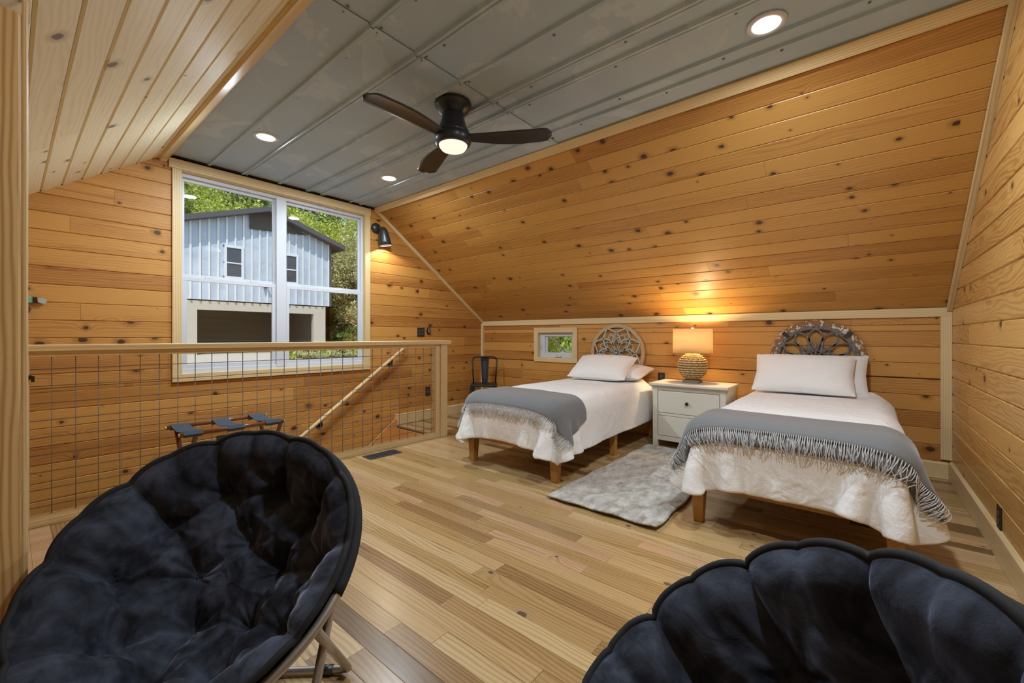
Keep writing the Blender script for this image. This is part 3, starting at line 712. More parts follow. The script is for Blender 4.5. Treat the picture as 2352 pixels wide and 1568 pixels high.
# ------------------------------------------------------------------ outlets
def outlet(name, O, X, wd, ht, label, duplex=1, lit=False):
    t = tag(empty(name, tuple(O)), label, 'outlet')
    bpy.context.view_layer.update()
    m = frame(O, X, (0, 0, 1))
    MB().box(-wd / 2, wd / 2, -ht / 2, ht / 2, 0, .006).build('cover_plate', 'outlet', t, mw=m, bevel=.002)
    for q in range(duplex):
        xx = (q - (duplex - 1) / 2) * .046
        for zz in (-.02, .02):
            s_ = MB().lathe([(.015, .0), (.015, .008), (.001, .008)], xx, zz, 18).build('socket', 'socket', t, mw=m)
            MB().box(xx - .006, xx - .004, zz - .003, zz + .005, .0078, .0086).box(xx + .004, xx + .006, zz - .003, zz + .005, .0078, .0086).build('slots', 'black_gap', s_, mw=m)
    return t
outlet('wall_outlet', (3.522, L - .001, 1.17), (1, 0, 0), .118, .118, 'square black double outlet plate on the window wall right of the big window', 2)
outlet('wall_outlet', (3.636, L - .001, .374), (1, 0, 0), .075, .120, 'black outlet low on the window wall seen through the mesh by the newel post', 1)
outlet('wall_outlet', (1.262, L - .001, .150), (1, 0, 0), .085, .125, 'dark outlet on the window wall just above the left velvet chair', 1)
outlet('wall_outlet', (W - .001, 1.733, .650), (0, -1, 0), .075, .115, 'dark outlet on the bed wall behind the left end of the nightstand', 1)
outlet('wall_outlet', (3.215, YR + .001, .20), (-1, 0, 0), .075, .120, 'dark outlet low on the right wall just above its baseboard', 1)
rc = empty('remote_holder', (3.647, L, 1.186)); tag(rc, 'small black fan remote in its holder beside the square outlet plate', 'remote control')
MB().box(-.024, .024, -.018, 0, -.045, .045).build('holder', 'black_metal', rc, bevel=.008)
MB().box(-.016, .016, -.026, -.016, -.03, .046).build('remote', 'outlet', rc, bevel=.003)
MB().box(-.012, -.006, -.0275, -.0255, -.02, .035).build('buttons', 'white_vinyl', rc)

# floor vent
fv = tag(empty('floor_vent', (2.267, 3.478, .001), R(-3)), 'dark blue-grey metal floor register in front of the mesh railing', 'floor vent')
f_ = MB()
for x in range(9):
    for y in range(4):
        pass
MB().box(-.165, .165, -.075, -.055, 0, .005).box(-.165, .165, .055, .075, 0, .005).box(-.165, -.145, -.055, .055, 0, .005).box(.145, .165, -.055, .055, 0, .005).build('frame', 'vent', fv, bevel=.001)
for i in range(13): MB().box(-.143 + i * .0228, -.134 + i * .0228, -.056, .056, 0, .0035).build('slat', 'vent', fv)
for yy in (-.02, .02): MB().box(-.146, .146, yy - .004, yy + .004, 0, .004).build('slat', 'vent', fv)
MB().box(-.15, .15, -.06, .06, -.0005, .0008).build('duct_opening', 'black_gap', fv)

# ------------------------------------------------------------------ luggage rack
lr = tag(empty('luggage_rack', (.99, 3.425, 0)), 'folding walnut luggage rack with three dark straps against the mesh railing', 'luggage rack')
yb_, yf_ = .17, -.165; zt = .50
for y in (yb_, yf_):
    MB().tube([(-.305, y, zt), (.305, y, zt)], .0145, 12).build('top_bar', 'rack', lr, smooth=True)
    for x in (-.304, .304): MB().tube([(x, y, zt), (x + math.copysign(.006, x), y, zt)], .012, 12).build('end_cap', 'chair_tube', lr)
for x in (-.25, .26):
    MB().tube([(x, yb_, zt - .01), (x, -.20, .012)], .015, 8, flat=.7).build('leg', 'rack', lr, smooth=True)
    MB().tube([(x + .03, yf_, zt - .01), (x + .03, .20, .012)], .015, 8, flat=.7).build('leg', 'rack', lr, smooth=True)
for y in (-.19, .19): MB().tube([(-.25, y, .05), (.27, y, .05)], .010, 8).build('stretcher', 'rack', lr, smooth=True)
for x in (-.235, 0.0, .235):
    pts = [(yb_ + .016 * math.cos(a), zt + .016 * math.sin(a)) for a in np.linspace(-2.4, 1.57, 9)][::1]
    path = [(yb_ - .0, zt - .0175), (yb_ + .0175, zt), (yb_, zt + .0175), (yb_ - .08, zt + .004), (0, zt - .006), (yf_ + .08, zt + .004), (yf_, zt + .0175), (yf_ - .0175, zt), (yf_, zt - .0175)]
    P = np.array([[(x - .05, y, z), (x + .05, y, z)] for y, z in path])
    MB().grid(P).build('strap', 'strap', lr, solid=.003, recalc=False, smooth=False)

# ------------------------------------------------------------------ black metal side chair in the far corner
mc = tag(empty('metal_chair', (4.22, 4.02, 0), R(-49)), 'black metal cafe chair with a central splat in the far corner', 'chair')
MB().prism([(-.18, -.17), (.18, -.17), (.18, .18), (-.18, .18)], 2, .435, .462).build('seat', 'black_metal', mc, bevel=.012)
for sx in (-1, 1):
    MB().taper(sx * .155, -.16, 0, .44, .03, .045, sx * .035, -.05).build('leg', 'black_metal', mc); MB().taper(sx * .155, .145, 0, .44, .03, .045, sx * .035, .05).build('leg', 'black_metal', mc)
bp = [(-.155, .17, .45), (-.165, .195, .60), (-.175, .22, .76)] + [(-.175 + .06 * (1 - math.cos(a)), .22 + .01, .76 + .06 * math.sin(a)) for a in np.linspace(.2, 1.57, 5)]
bp = bp + [(-p[0], p[1], p[2]) for p in bp[::-1]]
MB().tube(bp, .011, 8).build('back_hoop', 'black_metal', mc, smooth=True)
MB().prism([(-.04, .44), (.04, .44), (.062, .82), (-.062, .82)], 1, -.003, .003).build('splat', 'black_metal', mc, loc=(0, .19, 0)).rotation_euler = (R(-7), 0, 0)
MB().prism([(-.016, .50), (.016, .50), (.024, .76), (-.024, .76)], 1, -.010, -.003).build('splat_recess', 'gun', mc, loc=(0, .19, 0)).rotation_euler = (R(-7), 0, 0)

# ------------------------------------------------------------------ cloth draping (position based, numpy)
def blur(A, k):
    for _ in range(k):
        B = A.copy(); B[1:-1] = (A[:-2] + 2 * A[1:-1] + A[2:]) / 4; A = B.copy(); B[:, 1:-1] = (A[:, :-2] + 2 * A[:, 1:-1] + A[:, 2:]) / 4; A = B
    return A
def drape(x_head, y_mid, length, width, ztop, box, n, m, iters=420, seed=0, sag=1.0):
    rng = np.random.default_rng(seed)
    s = np.linspace(0, length, n); t = np.linspace(-width / 2, width / 2, m)
    S, Tt = np.meshgrid(s, t, indexing='ij')
    P = np.stack([x_head - S, y_mid + Tt, np.full_like(S, ztop + .02)], -1)
    P[..., 2] += rng.normal(0, .002, S.shape)
    k1, k2 = 6, 5
    for _ in range(6):
        fx, fy, ph = rng.uniform(2, 9), rng.uniform(2, 9), rng.uniform(0, 6)
        P[..., 2] += .004 * np.sin(S * fx + Tt * fy * rng.choice([-1, 1]) + ph)
    q_ = blur(rng.normal(0, 1, S.shape), 4); q_ /= np.abs(q_).max(); R1 = (1.01 + .09 * q_)[..., None]
    V = np.zeros_like(P); ds = s[1] - s[0]; dt = t[1] - t[0]; dg = math.hypot(ds, dt)
    (x0, x1, y0, y1, zt_) = box; rad = .11
    bc = np.array([(x0 + x1) / 2, (y0 + y1) / 2, zt_ - 1.0]); bh = np.array([(x1 - x0) / 2 - rad, (y1 - y0) / 2 - rad, 1.0 - rad])
    def con(A, B, rest, k, comp=1.0):
        d = B - A; l = np.linalg.norm(d, axis=-1, keepdims=True) + 1e-9
        e = (l - rest) / l; e = np.where(e < 0, e * comp, e)
        c = d * e * .5 * k
        A += c; B -= c
    h = 1 / 60.
    pin = np.abs(t) < .40
    for it in range(iters):
        V[..., 2] -= 2.2 * h; V *= .965 if it < iters - 60 else .9
        Q = P + V * h
        for sub in range(8):
            for a in (0, 1):
                e = Q[a:-1:2]; b = Q[a + 1::2]; k = min(len(e), len(b)); con(e[:k], b[:k], ds * R1[a:-1:2][:k], .9, .8)
                e = Q[:, a:-1:2]; b = Q[:, a + 1::2]; k = min(e.shape[1], b.shape[1]); con(e[:, :k], b[:, :k], dt * R1[:, a:-1:2][:, :k], .9, .8)
            for a in (0, 1):
                e = Q[a:-1:2, :-1]; b = Q[a + 1::2, 1:]; k = min(len(e), len(b)); con(e[:k], b[:k], dg, .35, .5)
                e = Q[a:-1:2, 1:]; b = Q[a + 1::2, :-1]; k = min(len(e), len(b)); con(e[:k], b[:k], dg, .35, .5)
            for a in (0, 1):
                con(Q[a:-4:4], Q[a + 4::4][:len(Q[a:-4:4])], ds * 4, .10); con(Q[:, a:-4:4], Q[:, a + 4::4][:, :Q[:, a:-4:4].shape[1]], dt * 4, .10)
            q = Q - bc; d = np.abs(q) - bh; d[..., 2] = np.where(q[..., 2] < 0, -1.0, d[..., 2])
            out = np.maximum(d, 0); lo = np.linalg.norm(out, axis=-1); sd = lo + np.minimum(d.max(-1), 0) - rad
            hit = sd < 0
            if hit.any():
                nrm = np.where((lo > 1e-6)[..., None], out / (lo[..., None] + 1e-9), (d == d.max(-1, keepdims=True)).astype(float)) * np.sign(q)
                Q[hit] -= nrm[hit] * sd[hit][:, None]
                fr_ = .06; Q[hit] = Q[hit] * (1 - fr_) + (P[hit] + nrm[hit] * ((Q[hit] - P[hit]) * nrm[hit]).sum(-1, keepdims=True)) * fr_
            Q[0, pin] = P[0, pin]
            Q[..., 2] = np.maximum(Q[..., 2], .03)
        V = (Q - P) / h; P = Q
    return P
def normals(P):
    du = np.gradient(P, axis=0); dv = np.gradient(P, axis=1); n = np.cross(du, dv); n /= np.linalg.norm(n, axis=-1, keepdims=True) + 1e-9
    return n
def puff(P, seed, amp=.024):
    rng = np.random.default_rng(seed); n = normals(P)
    if n[10, P.shape[1] // 2, 2] < 0: n = -n
    f = blur(rng.normal(0, 1, P.shape[:2]), 45); f /= np.abs(f).max(); g = blur(rng.normal(0, 1, P.shape[:2]), 12); g /= np.abs(g).max()
    return P + n * (amp * (0.9 + f) + .009 * g)[..., None], n
def sample(P, u, v):
    """bilinear sample at float indices"""
    u = np.clip(u, 0, P.shape[0] - 1.001); v = np.clip(v, 0, P.shape[1] - 1.001); i = u.astype(int); j = v.astype(int); a = (u - i)[..., None]; b = (v - j)[..., None]
    return P[i, j] * (1 - a) * (1 - b) + P[i + 1, j] * a * (1 - b) + P[i, j + 1] * (1 - a) * b + P[i + 1, j + 1] * a * b

ZB = .60
ND, MD, LD, WD = 96, 80, 2.13, 1.63
def make_bed(yc, name, label, seed):
    y0, y1 = yc - .48, yc + .48; x0, x1 = 2.655, 4.66
    b = tag(empty(name, ((x0 + x1) / 2, yc, 0)), label, 'bed')
    ox, oy = (x0 + x1) / 2, yc
    def bx(n, a, bb, c_, d_, e, f, mat='bedwood', bev=.004, along=0):
        return MB().box(a - ox, bb - ox, c_ - oy, d_ - oy, e, f).build(n, mat, b, bevel=bev)
    o = bar('foot_rail', (x0 + .015, y0, .265), (x0 + .015, y1, .265), .10, .03, (0, 0, 1), 'bedwood', b)
    bar('head_rail', (x1 - .015, y0, .265), (x1 - .015, y1, .265), .10, .03, (0, 0, 1), 'bedwood', b)
    for yy in (y0 + .015, y1 - .015): bar('side_rail', (x0, yy, .265), (x1, yy, .265), .10, .03, (0, 0, 1), 'bedwood', b)
    for i in range(12): bar('slat', (x0 + .1 + i * .165, y0 + .03, .30), (x0 + .1 + i * .165, y1 - .03, .30), .07, .016, (1, 0, 0), 'bedwood', b)
    for (xx, yy) in ((x0 + .038, y0 + .038), (x0 + .038, y1 - .038), (x1 - .045, y0 + .038), (x1 - .045, y1 - .038), ((x0 + x1) / 2, y0 + .033), ((x0 + x1) / 2, y1 - .033)):
        mid = abs(xx - (x0 + x1) / 2) < .1
        l = MB().taper(0, 0, .002, .218, .052, .056 if mid else .074).build('leg', 'bedwood', b, loc=(xx - ox, yy - oy, 0), bevel=.003)
        MB().box(-.024, .024, -.024, .024, 0, .003).build('leg_pad', 'rackpad', l)
    m = tag(MB().box(-.985, .985, -.465, .465, -.13, .13).build('mattress', 'duvet', loc=(ox + .0, oy, .44), bevel=.05), 'white sheeted mattress under the duvet of the ' + ('left bed' if yc > 1 else 'right bed'), 'mattress')
    m.modifiers['bevel'].segments = 4
    return b

def tassels(P, nrm, u_edge, vs, length, seed, off=.010, curl=.012):
    """yarn tassels that follow the draped surface from an edge"""
    rng = random.Random(seed); mb = MB(); nn = P.shape
    for v0 in vs:
        ue = u_edge(v0)
        for q in range(2):
            dv = rng.uniform(-1.1, 1.1); pts = []; ln = length * rng.uniform(.75, 1.15); ph = rng.uniform(0, 6)
            for k in range(6):
                t = k / 5; u = np.array(ue + t * ln); v = np.array(v0 + dv * t * t + .35 * math.sin(ph + t * 5) * t)
                p = sample(P, u, v); n_ = sample(nrm, u, v)
                pts.append(Vector(p + n_ * (off + curl * math.sin(t * 3.1) * rng.uniform(.3, 1.0))))
            mb.tube(pts, .0017, 3, caps=False)
    return mb

def throw_piece(P, nrm, ua, ub, va, vb, nu, nv, off, skew=0.0):
    """patch of the duvet surface between index functions, lifted by off"""
    out = np.zeros((nu, nv, 3))
    for j, b in enumerate(np.linspace(0, 1, nv)):
        for i, a in enumerate(np.linspace(0, 1, nu)):
            v = va + skew * (1 - a) * (1 - b) ** 3 + (vb - va) * b
            u = ua(v) + (ub(v) - ua(v)) * a
            out[i, j] = sample(P, np.array(u), np.array(v)) + sample(nrm, np.array(u), np.array(v)) * off
    return out

def build_duvet(yc, seed, label, name='duvet'):
    n, m = ND, MD; length, width = LD, WD; xh = 4.50
    P = drape(xh, yc, length, width, ZB + .02, (2.615, 4.70, yc - .50, yc + .50, ZB), n, m, iters=250, seed=seed)
    I, J = np.meshgrid(np.arange(n), np.arange(m), indexing='ij'); c1 = np.clip((I / (n - 1) - .82) / .18, 0, 1); c2 = np.clip((np.abs(J / (m - 1) * 2 - 1) - .62) / .38, 0, 1); cc = c1 * c2
    P = sample(P, I - 6.0 * cc, J - 5.0 * cc * np.sign(J - (m - 1) / 2))
    P, nm = puff(P, seed)
    mb = MB().grid(P)
    o = mb.build(name, 'duvet', smooth=True, solid=.022, recalc=False, sub=1)
    nm = blur(nm, 2)
    tag(o, label, 'duvet')
    return P, nm, o

def pillow(loc, rot, sx, sy, th, label, seed, group):
    """local X = width, Y = height, Z = thickness; flange with pinched corners"""
    rng = np.random.default_rng(seed); n, m = 40, 32; out = []
    for side in (1, -1):
        U, Vv = np.meshgrid(np.linspace(-1, 1, n), np.linspace(-1, 1, m), indexing='ij')
        prof = np.clip(1 - np.abs(U) ** 3.2, 0, 1) ** .55 * np.clip(1 - np.abs(Vv) ** 2.8, 0, 1) ** .55
        nz = blur(rng.normal(0, 1, U.shape), 14); nz /= np.abs(nz).max()
        pin = 1 - .05 * (1 - np.abs(Vv)) * np.abs(U) ** 4; pin2 = 1 - .06 * (1 - np.abs(U)) * np.abs(Vv) ** 4
        X = U * sx / 2 * pin; Y = Vv * sy / 2 * pin2; Z = side * (th / 2 * prof * (1 + .10 * nz)) + .0015 * side
        Z = Z + .006 * nz * (1 - prof)
        out.append(np.stack([X, Y, Z], -1))
    mb = MB()
    mb.grid(out[0]); mb.grid(out[1][:, ::-1])
    A, B = out; rim = [(A[i, 0], B[i, 0]) for i in range(n)] + [(A[-1, j], B[-1, j]) for j in range(1, m)] + [(A[i, -1], B[i, -1]) for i in range(n - 2, -1, -1)] + [(A[0, j], B[0, j]) for j in range(m - 2, 0, -1)]
    k = len(rim); v = [a for a, b in rim] + [b for a, b in rim]
    mb.add(v, [(i, (i + 1) % k, (i + 1) % k + k, i + k) for i in range(k)])
    o = mb.build('pillow', 'pillow', smooth=True, recalc=True)
    o.location = loc; o.rotation_euler = rot
    fl = MB(); e = .035
    for (xa, xb) in (((sx / 2 - .10), (sx / 2 - .096)),):
        pass
    return tag(o, label, 'pillow', group)

BED1, BED2 = 2.25, .32
make_bed(BED1, 'twin_bed', 'honey wood twin bed nearer the mesh railing, with grey fringed throw', 1)
make_bed(BED2, 'twin_bed', 'honey wood twin bed at the right, nearest the outlet wall', 2)
P1, N1, D1 = build_duvet(BED1, 5, 'puffy white duvet draped over the left bed with drooping corners')
P2, N2, D2 = build_duvet(BED2, 9, 'puffy white duvet draped over the right bed with drooping corners')

# throws ----------------------------------------------------------------------------
du = LD / (ND - 1); mid = (MD - 1) / 2; dvv = WD / (MD - 1)
uf = (4.50 - 2.62) / du      # index of the foot edge of the mattress top
def T1a(v): return (4.50 - 3.08) / du - 3.0 * (v - mid) / mid      # head-side edge
def T1b(v): return uf - 1.2
th1 = tag(empty('throw_blanket', (2.9, BED1, .66)), 'grey throw with pale fringe across the foot of the left bed', 'blanket')
bpy.context.view_layer.update()
Q = throw_piece(P1, N1, T1a, T1b, 5.5, MD - 8.0, 26, 90, .016, 6.0)
MB().grid(Q).build('cloth', 'throw', th1, smooth=True, solid=.006, recalc=False, mw=Matrix.Identity(4))
f1 = tassels(P1, N1, lambda v: T1b(v) - .3, np.linspace(5.8, MD - 8.2, 150), 3.6, 3, off=.019)
f1.build('fringe', 'fringe', th1, kind='stuff', mw=Matrix.Identity(4), recalc=False)
th2 = tag(empty('throw_blanket', (2.85, BED2, .67)), 'grey herringbone throw with two fringed layers across the right bed', 'blanket')
bpy.context.view_layer.update()
def T2a(v): return (4.50 - 3.02) / du 
def T2b(v): return uf - 3.0
Q = throw_piece(P2, N2, T2a, lambda v: uf - .4, 5.0, MD - 6.0, 20, 96, .014)
MB().grid(Q).build('under_layer', 'throw', th2, smooth=True, solid=.006, recalc=False, mw=Matrix.Identity(4))
Q = throw_piece(P2, N2, lambda v: T2a(v) - .5, T2b, 6.0, MD - 6.5, 20, 96, .024)
MB().grid(Q).build('cloth', 'throw', th2, smooth=True, solid=.006, recalc=False, mw=Matrix.Identity(4))
f2 = tassels(P2, N2, lambda v: T2b(v) - .3, np.linspace(6.2, MD - 6.7, 150), 3.6, 4, off=.028, curl=.01)
f2.build('fringe', 'fringe', th2, kind='stuff', mw=Matrix.Identity(4), recalc=False)

# pillows: local X along -y (bed width), leaning on the wall side
def prot(lean, yaw=0): return Matrix.Rotation(R(90 + yaw), 4, 'Z').to_3x3() @ Matrix.Rotation(R(lean), 4, 'X').to_3x3()
pillow((4.30, 2.26, .768), prot(-0, 0).to_euler(), .70, .42, .17, 'front white pillow tilted up on the left bed', 1, None).rotation_euler = (Matrix.Rotation(R(-90), 3, 'Z') @ Matrix.Rotation(R(32), 3, 'X')).to_euler()
pillow((4.45, 2.12, .715), (0, 0, 0), .66, .40, .15, 'white pillow peeking out behind the front one on the left bed', 2, None).rotation_euler = (Matrix.Rotation(R(-92), 3, 'Z') @ Matrix.Rotation(R(12), 3, 'X')).to_euler()
pillow((4.38, .40, .795), (0, 0, 0), .72, .40, .16, 'front white pillow propped upright on the right bed', 3, None).rotation_euler = (Matrix.Rotation(R(-90), 3, 'Z') @ Matrix.Rotation(R(50), 3, 'X')).to_euler()
pillow((4.52, .30, .79), (0, 0, 0), .68, .38, .14, 'white pillow standing behind the front one on the right bed', 4, None).rotation_euler = (Matrix.Rotation(R(-90), 3, 'Z') @ Matrix.Rotation(R(58), 3, 'X')).to_euler()

# ------------------------------------------------------------------ medallions above the beds
def arc2(p, q, bulge, n=12):
    p, q = Vector(p), Vector(q); m_ = (p + q) / 2; d_ = q - p; nrm = Vector((-d_.y, d_.x)) * bulge
    return [p * (1 - t) ** 2 + (m_ + nrm * 2) * 2 * t * (1 - t) + q * t * t for t in np.linspace(0, 1, n)]
def flat_strip(mb, pts, wd, x0, x1, closed=False):
    """ribbon in the y-z plane, thickness from x0 to x1"""
    m_ = len(pts); Lf, Rt = [], []
    for i, p in enumerate(pts):
        t = (pts[(i + 1) % m_] - pts[i - 1]) if closed else (pts[min(i + 1, m_ - 1)] - pts[max(i - 1, 0)])
        t = t.normalized(); nrm = Vector((-t.y, t.x)) * wd / 2; Lf.append(p + nrm); Rt.append(p - nrm)
    v = []
    for a, b in zip(Lf, Rt): v += [(x0, a.x, a.y), (x1, a.x, a.y), (x1, b.x, b.y), (x0, b.x, b.y)]
    f = []
    for i in range(m_ if closed else m_ - 1):
        j = (i + 1) % m_
        for k in range(4): f.append((i * 4 + k, i * 4 + (k + 1) % 4, j * 4 + (k + 1) % 4, j * 4 + k))
    if not closed: f += [(3, 2, 1, 0), tuple((m_ - 1) * 4 + k for k in range(4))]
    mb.add(v, f)
def circle(r, n=72, a0=0, a1=2 * math.pi): return [Vector((r * math.cos(a), r * math.sin(a))) for a in np.linspace(a0, a1, n, endpoint=abs(a1 - a0 - 2 * math.pi) > 1e-6)]
md = tag(empty('wall_medallion', (W - .004, 2.262, .918)), 'round wooden ring with a pale teal lotus flower above the left bed', 'wall decor')
mb = MB(); flat_strip(mb, circle(.325), .042, -.028, -.006, True); mb.build('ring', 'ringwood', md, bevel=.002)
for k in range(8):
    a = R(90 + 22.5 + 45 * k); tip = Vector((math.cos(a), math.sin(a))) * .315
    for (tp, wd, xx) in ((1.0, .015, -.036), (.74, .009, -.034)):
        mb = MB(); t_ = tip * tp
        flat_strip(mb, arc2(Vector((0, 0)), t_, .34), wd, xx, xx + .010); flat_strip(mb, arc2(Vector((0, 0)), t_, -.34), wd, xx, xx + .010)
        mb.build('petal', 'teal', md)
MB().tube([(-.042, 0, 0), (-.024, 0, 0)], .016, 12).build('hub', 'teal', md)
md = tag(empty('wall_medallion', (W - .006, .322, .905)), 'round flaky painted wheel with grey iron tracery above the right bed', 'wall decor')
mb = MB(); flat_strip(mb, circle(.330), .062, -.028, -.004, True); mb.build('rim', 'flaky', md, bevel=.003)
mb = MB(); flat_strip(mb, circle(.292), .030, -.042, -.020, True); mb.build('iron_ring', 'patina', md, bevel=.002)
for k in range(12):
    a = R(90 + 30 * k); u_ = Vector((math.cos(a), math.sin(a))); s_ = Vector((-u_.y, u_.x)); mb = MB()
    for sg in (-1, 1):
        pts = [u_ * .085 + s_ * sg * .008, u_ * .13 + s_ * sg * .022, u_ * .18 + s_ * sg * .048, u_ * .225 + s_ * sg * .052, u_ * .258 + s_ * sg * .030, u_ * .282]
        sm = []
        for i in range(len(pts) - 1):
            for t in (0, .5): sm.append(pts[i].lerp(pts[i + 1], t))
        sm.append(pts[-1]); flat_strip(mb, sm, .013, -.040, -.024)
    flat_strip(mb, [u_ * .01, u_ * .09, u_ * .14], .013, -.041, -.024)
    mb.build('petal', 'patina', md)
mb = MB(); flat_strip(mb, circle(.085, 36), .012, -.040, -.024, True); mb.build('inner_ring', 'patina', md)
MB().tube([(-.050, 0, 0), (-.024, 0, 0)], .032, 16).build('hub', 'hub', md, bevel=.004)
for k in range(4):
    a = R(45 + 90 * k); mb = MB(); u_ = Vector((math.cos(a), math.sin(a))); flat_strip(mb, [u_ * .285, u_ * .352], .030, -.046, -.028); mb.build('bracket', 'outlet', md, bevel=.002)
for k in range(24):
    a = R(15 * k + 7); MB().tube([(-.046, .292 * math.cos(a), .292 * math.sin(a)), (-.041, .292 * math.cos(a), .292 * math.sin(a))], [.003, .006], 8).build('rivet', 'wire', md)

# ------------------------------------------------------------------ nightstand and lamp
ns = tag(empty('nightstand', (4.41, 1.30, 0)), 'cream painted two-drawer nightstand between the beds', 'nightstand')
MB().box(-.245, .225, -.365, .365, .625, .648).build('top', 'paint', ns, bevel=.003)
for sy in (-1, 1):
    for (xa, xb) in ((-.205, -.160), (.165, .205)):
        MB().box(xa, xb, sy * .315 - .024, sy * .315 + .024, 0, .625).build('corner_post', 'paint', ns, bevel=.003)
    MB().box(-.18, .18, sy * .315 - .008, sy * .315 + .008, .07, .62).build('side_panel', 'paint', ns)
    MB().prism([(sy * .339, .50), (sy * .339, .625), (sy * .362, .625)], 0, -.19, .19).build('side_bracket', 'paint', ns)
MB().box(.185, .195, -.30, .30, .07, .62).build('back_panel', 'paint', ns)
MB().box(-.200, -.175, -.292, .292, .575, .625).box(-.200, -.175, -.292, .292, .325, .350).box(-.200, -.175, -.292, .292, .075, .120).build('front_rails', 'paint', ns, bevel=.002)
MB().box(-.18, .18, -.30, .30, .075, .085).build('bottom_panel', 'paint', ns)
for (z0, z1) in ((.354, .571), (.124, .321)):
    dr = MB().box(-.202, -.183, -.286, .286, z0, z1).build('drawer', 'paint', ns, bevel=.004)
    MB().box(-.183, .17, -.27, .27, z0 + .01, z1 - .03).build('drawer_box', 'paint', dr)
    MB().tube([(-.203, 0, (z0 + z1) / 2), (-.214, 0, (z0 + z1) / 2), (-.218, 0, (z0 + z1) / 2), (-.228, 0, (z0 + z1) / 2)], [.007, .008, .017, .015], 12).build('knob', 'black_metal', dr, smooth=False)
lp = tag(empty('table_lamp', (4.42, 1.315, .648)), 'table lamp with woven seagrass ball and lit cream drum shade', 'lamp')
MB().box(-.075, .075, -.075, .075, 0, .032).build('base', 'lampblock', lp, bevel=.002)
nt, nph = 132, 220; P = np.zeros((nt, nph, 3))
for i in range(nt):
    th_ = math.pi * (.07 + .86 * i / (nt - 1)); row = i / (nt - 1) * 15
    for j in range(nph):
        ph = 2 * math.pi * j / nph; rr_ = int(row)
        br = abs(math.sin(row * math.pi)) ** .6 * (.6 + .4 * abs(math.sin(ph * 8 + rr_ * 1.57 + .6 * math.sin(rr_ * 2.3))) ** .5)
        r_ = .121 + .024 * br + .003 * math.sin(ph * 37 + row * 5)
        P[i, j] = (r_ * math.sin(th_) * math.cos(ph), r_ * math.sin(th_) * math.sin(ph), .032 + .131 + r_ * math.cos(th_) * .97)
MB().grid(P, wrap=True).build('woven_body', 'weave', lp, smooth=True)
MB().lathe([(.014, .285), (.014, .325), (.004, .325), (.004, .545), (.012, .548), (.012, .563), (.001, .565)], n=16).build('stem', 'wire', lp, smooth=True)
P = np.array([[(.150 * math.cos(a) * k, .190 * math.sin(a) * k, z) for a in np.linspace(0, 2 * math.pi, 64, endpoint=False)] for z, k in ((.302, 1.0), (.42, .995), (.542, .985))])
MB().grid(P, wrap=True).build('shade', 'shade', lp, smooth=True, solid=.002)
MB().box(-.15, .15, -.002, .002, .535, .538).box(-.002, .002, -.188, .188, .535, .538).build('shade_spider', 'wire', lp)
MB().lathe([(.001, .33), (.014, .34), (.028, .38), (.030, .40), (.02, .43), (.001, .438)], n=16).build('bulb', emis('lamp_bulb', (1, .72, .38), 6.0), lp, smooth=True)
light('lamp', 'POINT', (0.035, 0, .47), 13.0, (1, .72, .38), lp, shadow_soft_size=.03)
light('lamp', 'POINT', (-.035, 0, .47), 9.0, (1, .72, .38), lp, shadow_soft_size=.03)

# ------------------------------------------------------------------ rug
n, m = 120, 60; rng = np.random.default_rng(2); X, Y = np.meshgrid(np.linspace(2.375, 4.16, n), np.linspace(.905, 1.672, m), indexing='ij')
wv = blur(rng.normal(0, 1, (n, m)), 30); wv /= np.abs(wv).max(); eh = blur(rng.normal(0, 1, (n, m)), 3); eh /= np.abs(eh).max()
Z = .014 + .004 * wv + .0035 * eh + .007 * np.exp(-((X - 2.375) / .05) ** 2) * (np.sin(Y * 22) * .5 + .5)
X2 = X + .006 * np.sin(Y * 24) * np.exp(-((X - 2.375) / .1) ** 2); Y2 = Y + .006 * np.sin(X * 17) * (np.exp(-((Y - .905) / .06) ** 2) + np.exp(-((Y - 1.672) / .06) ** 2))
X2 = X2 - 3.27; Y2 = Y2 - 1.29
rg = MB().grid(np.stack([X2, Y2, Z], -1)).build('rug', 'rug', smooth=True, solid=.010, recalc=False, loc=(3.27, 1.29, .002))
tag(rg, 'mottled light grey shaggy rug between the two beds', 'rug')

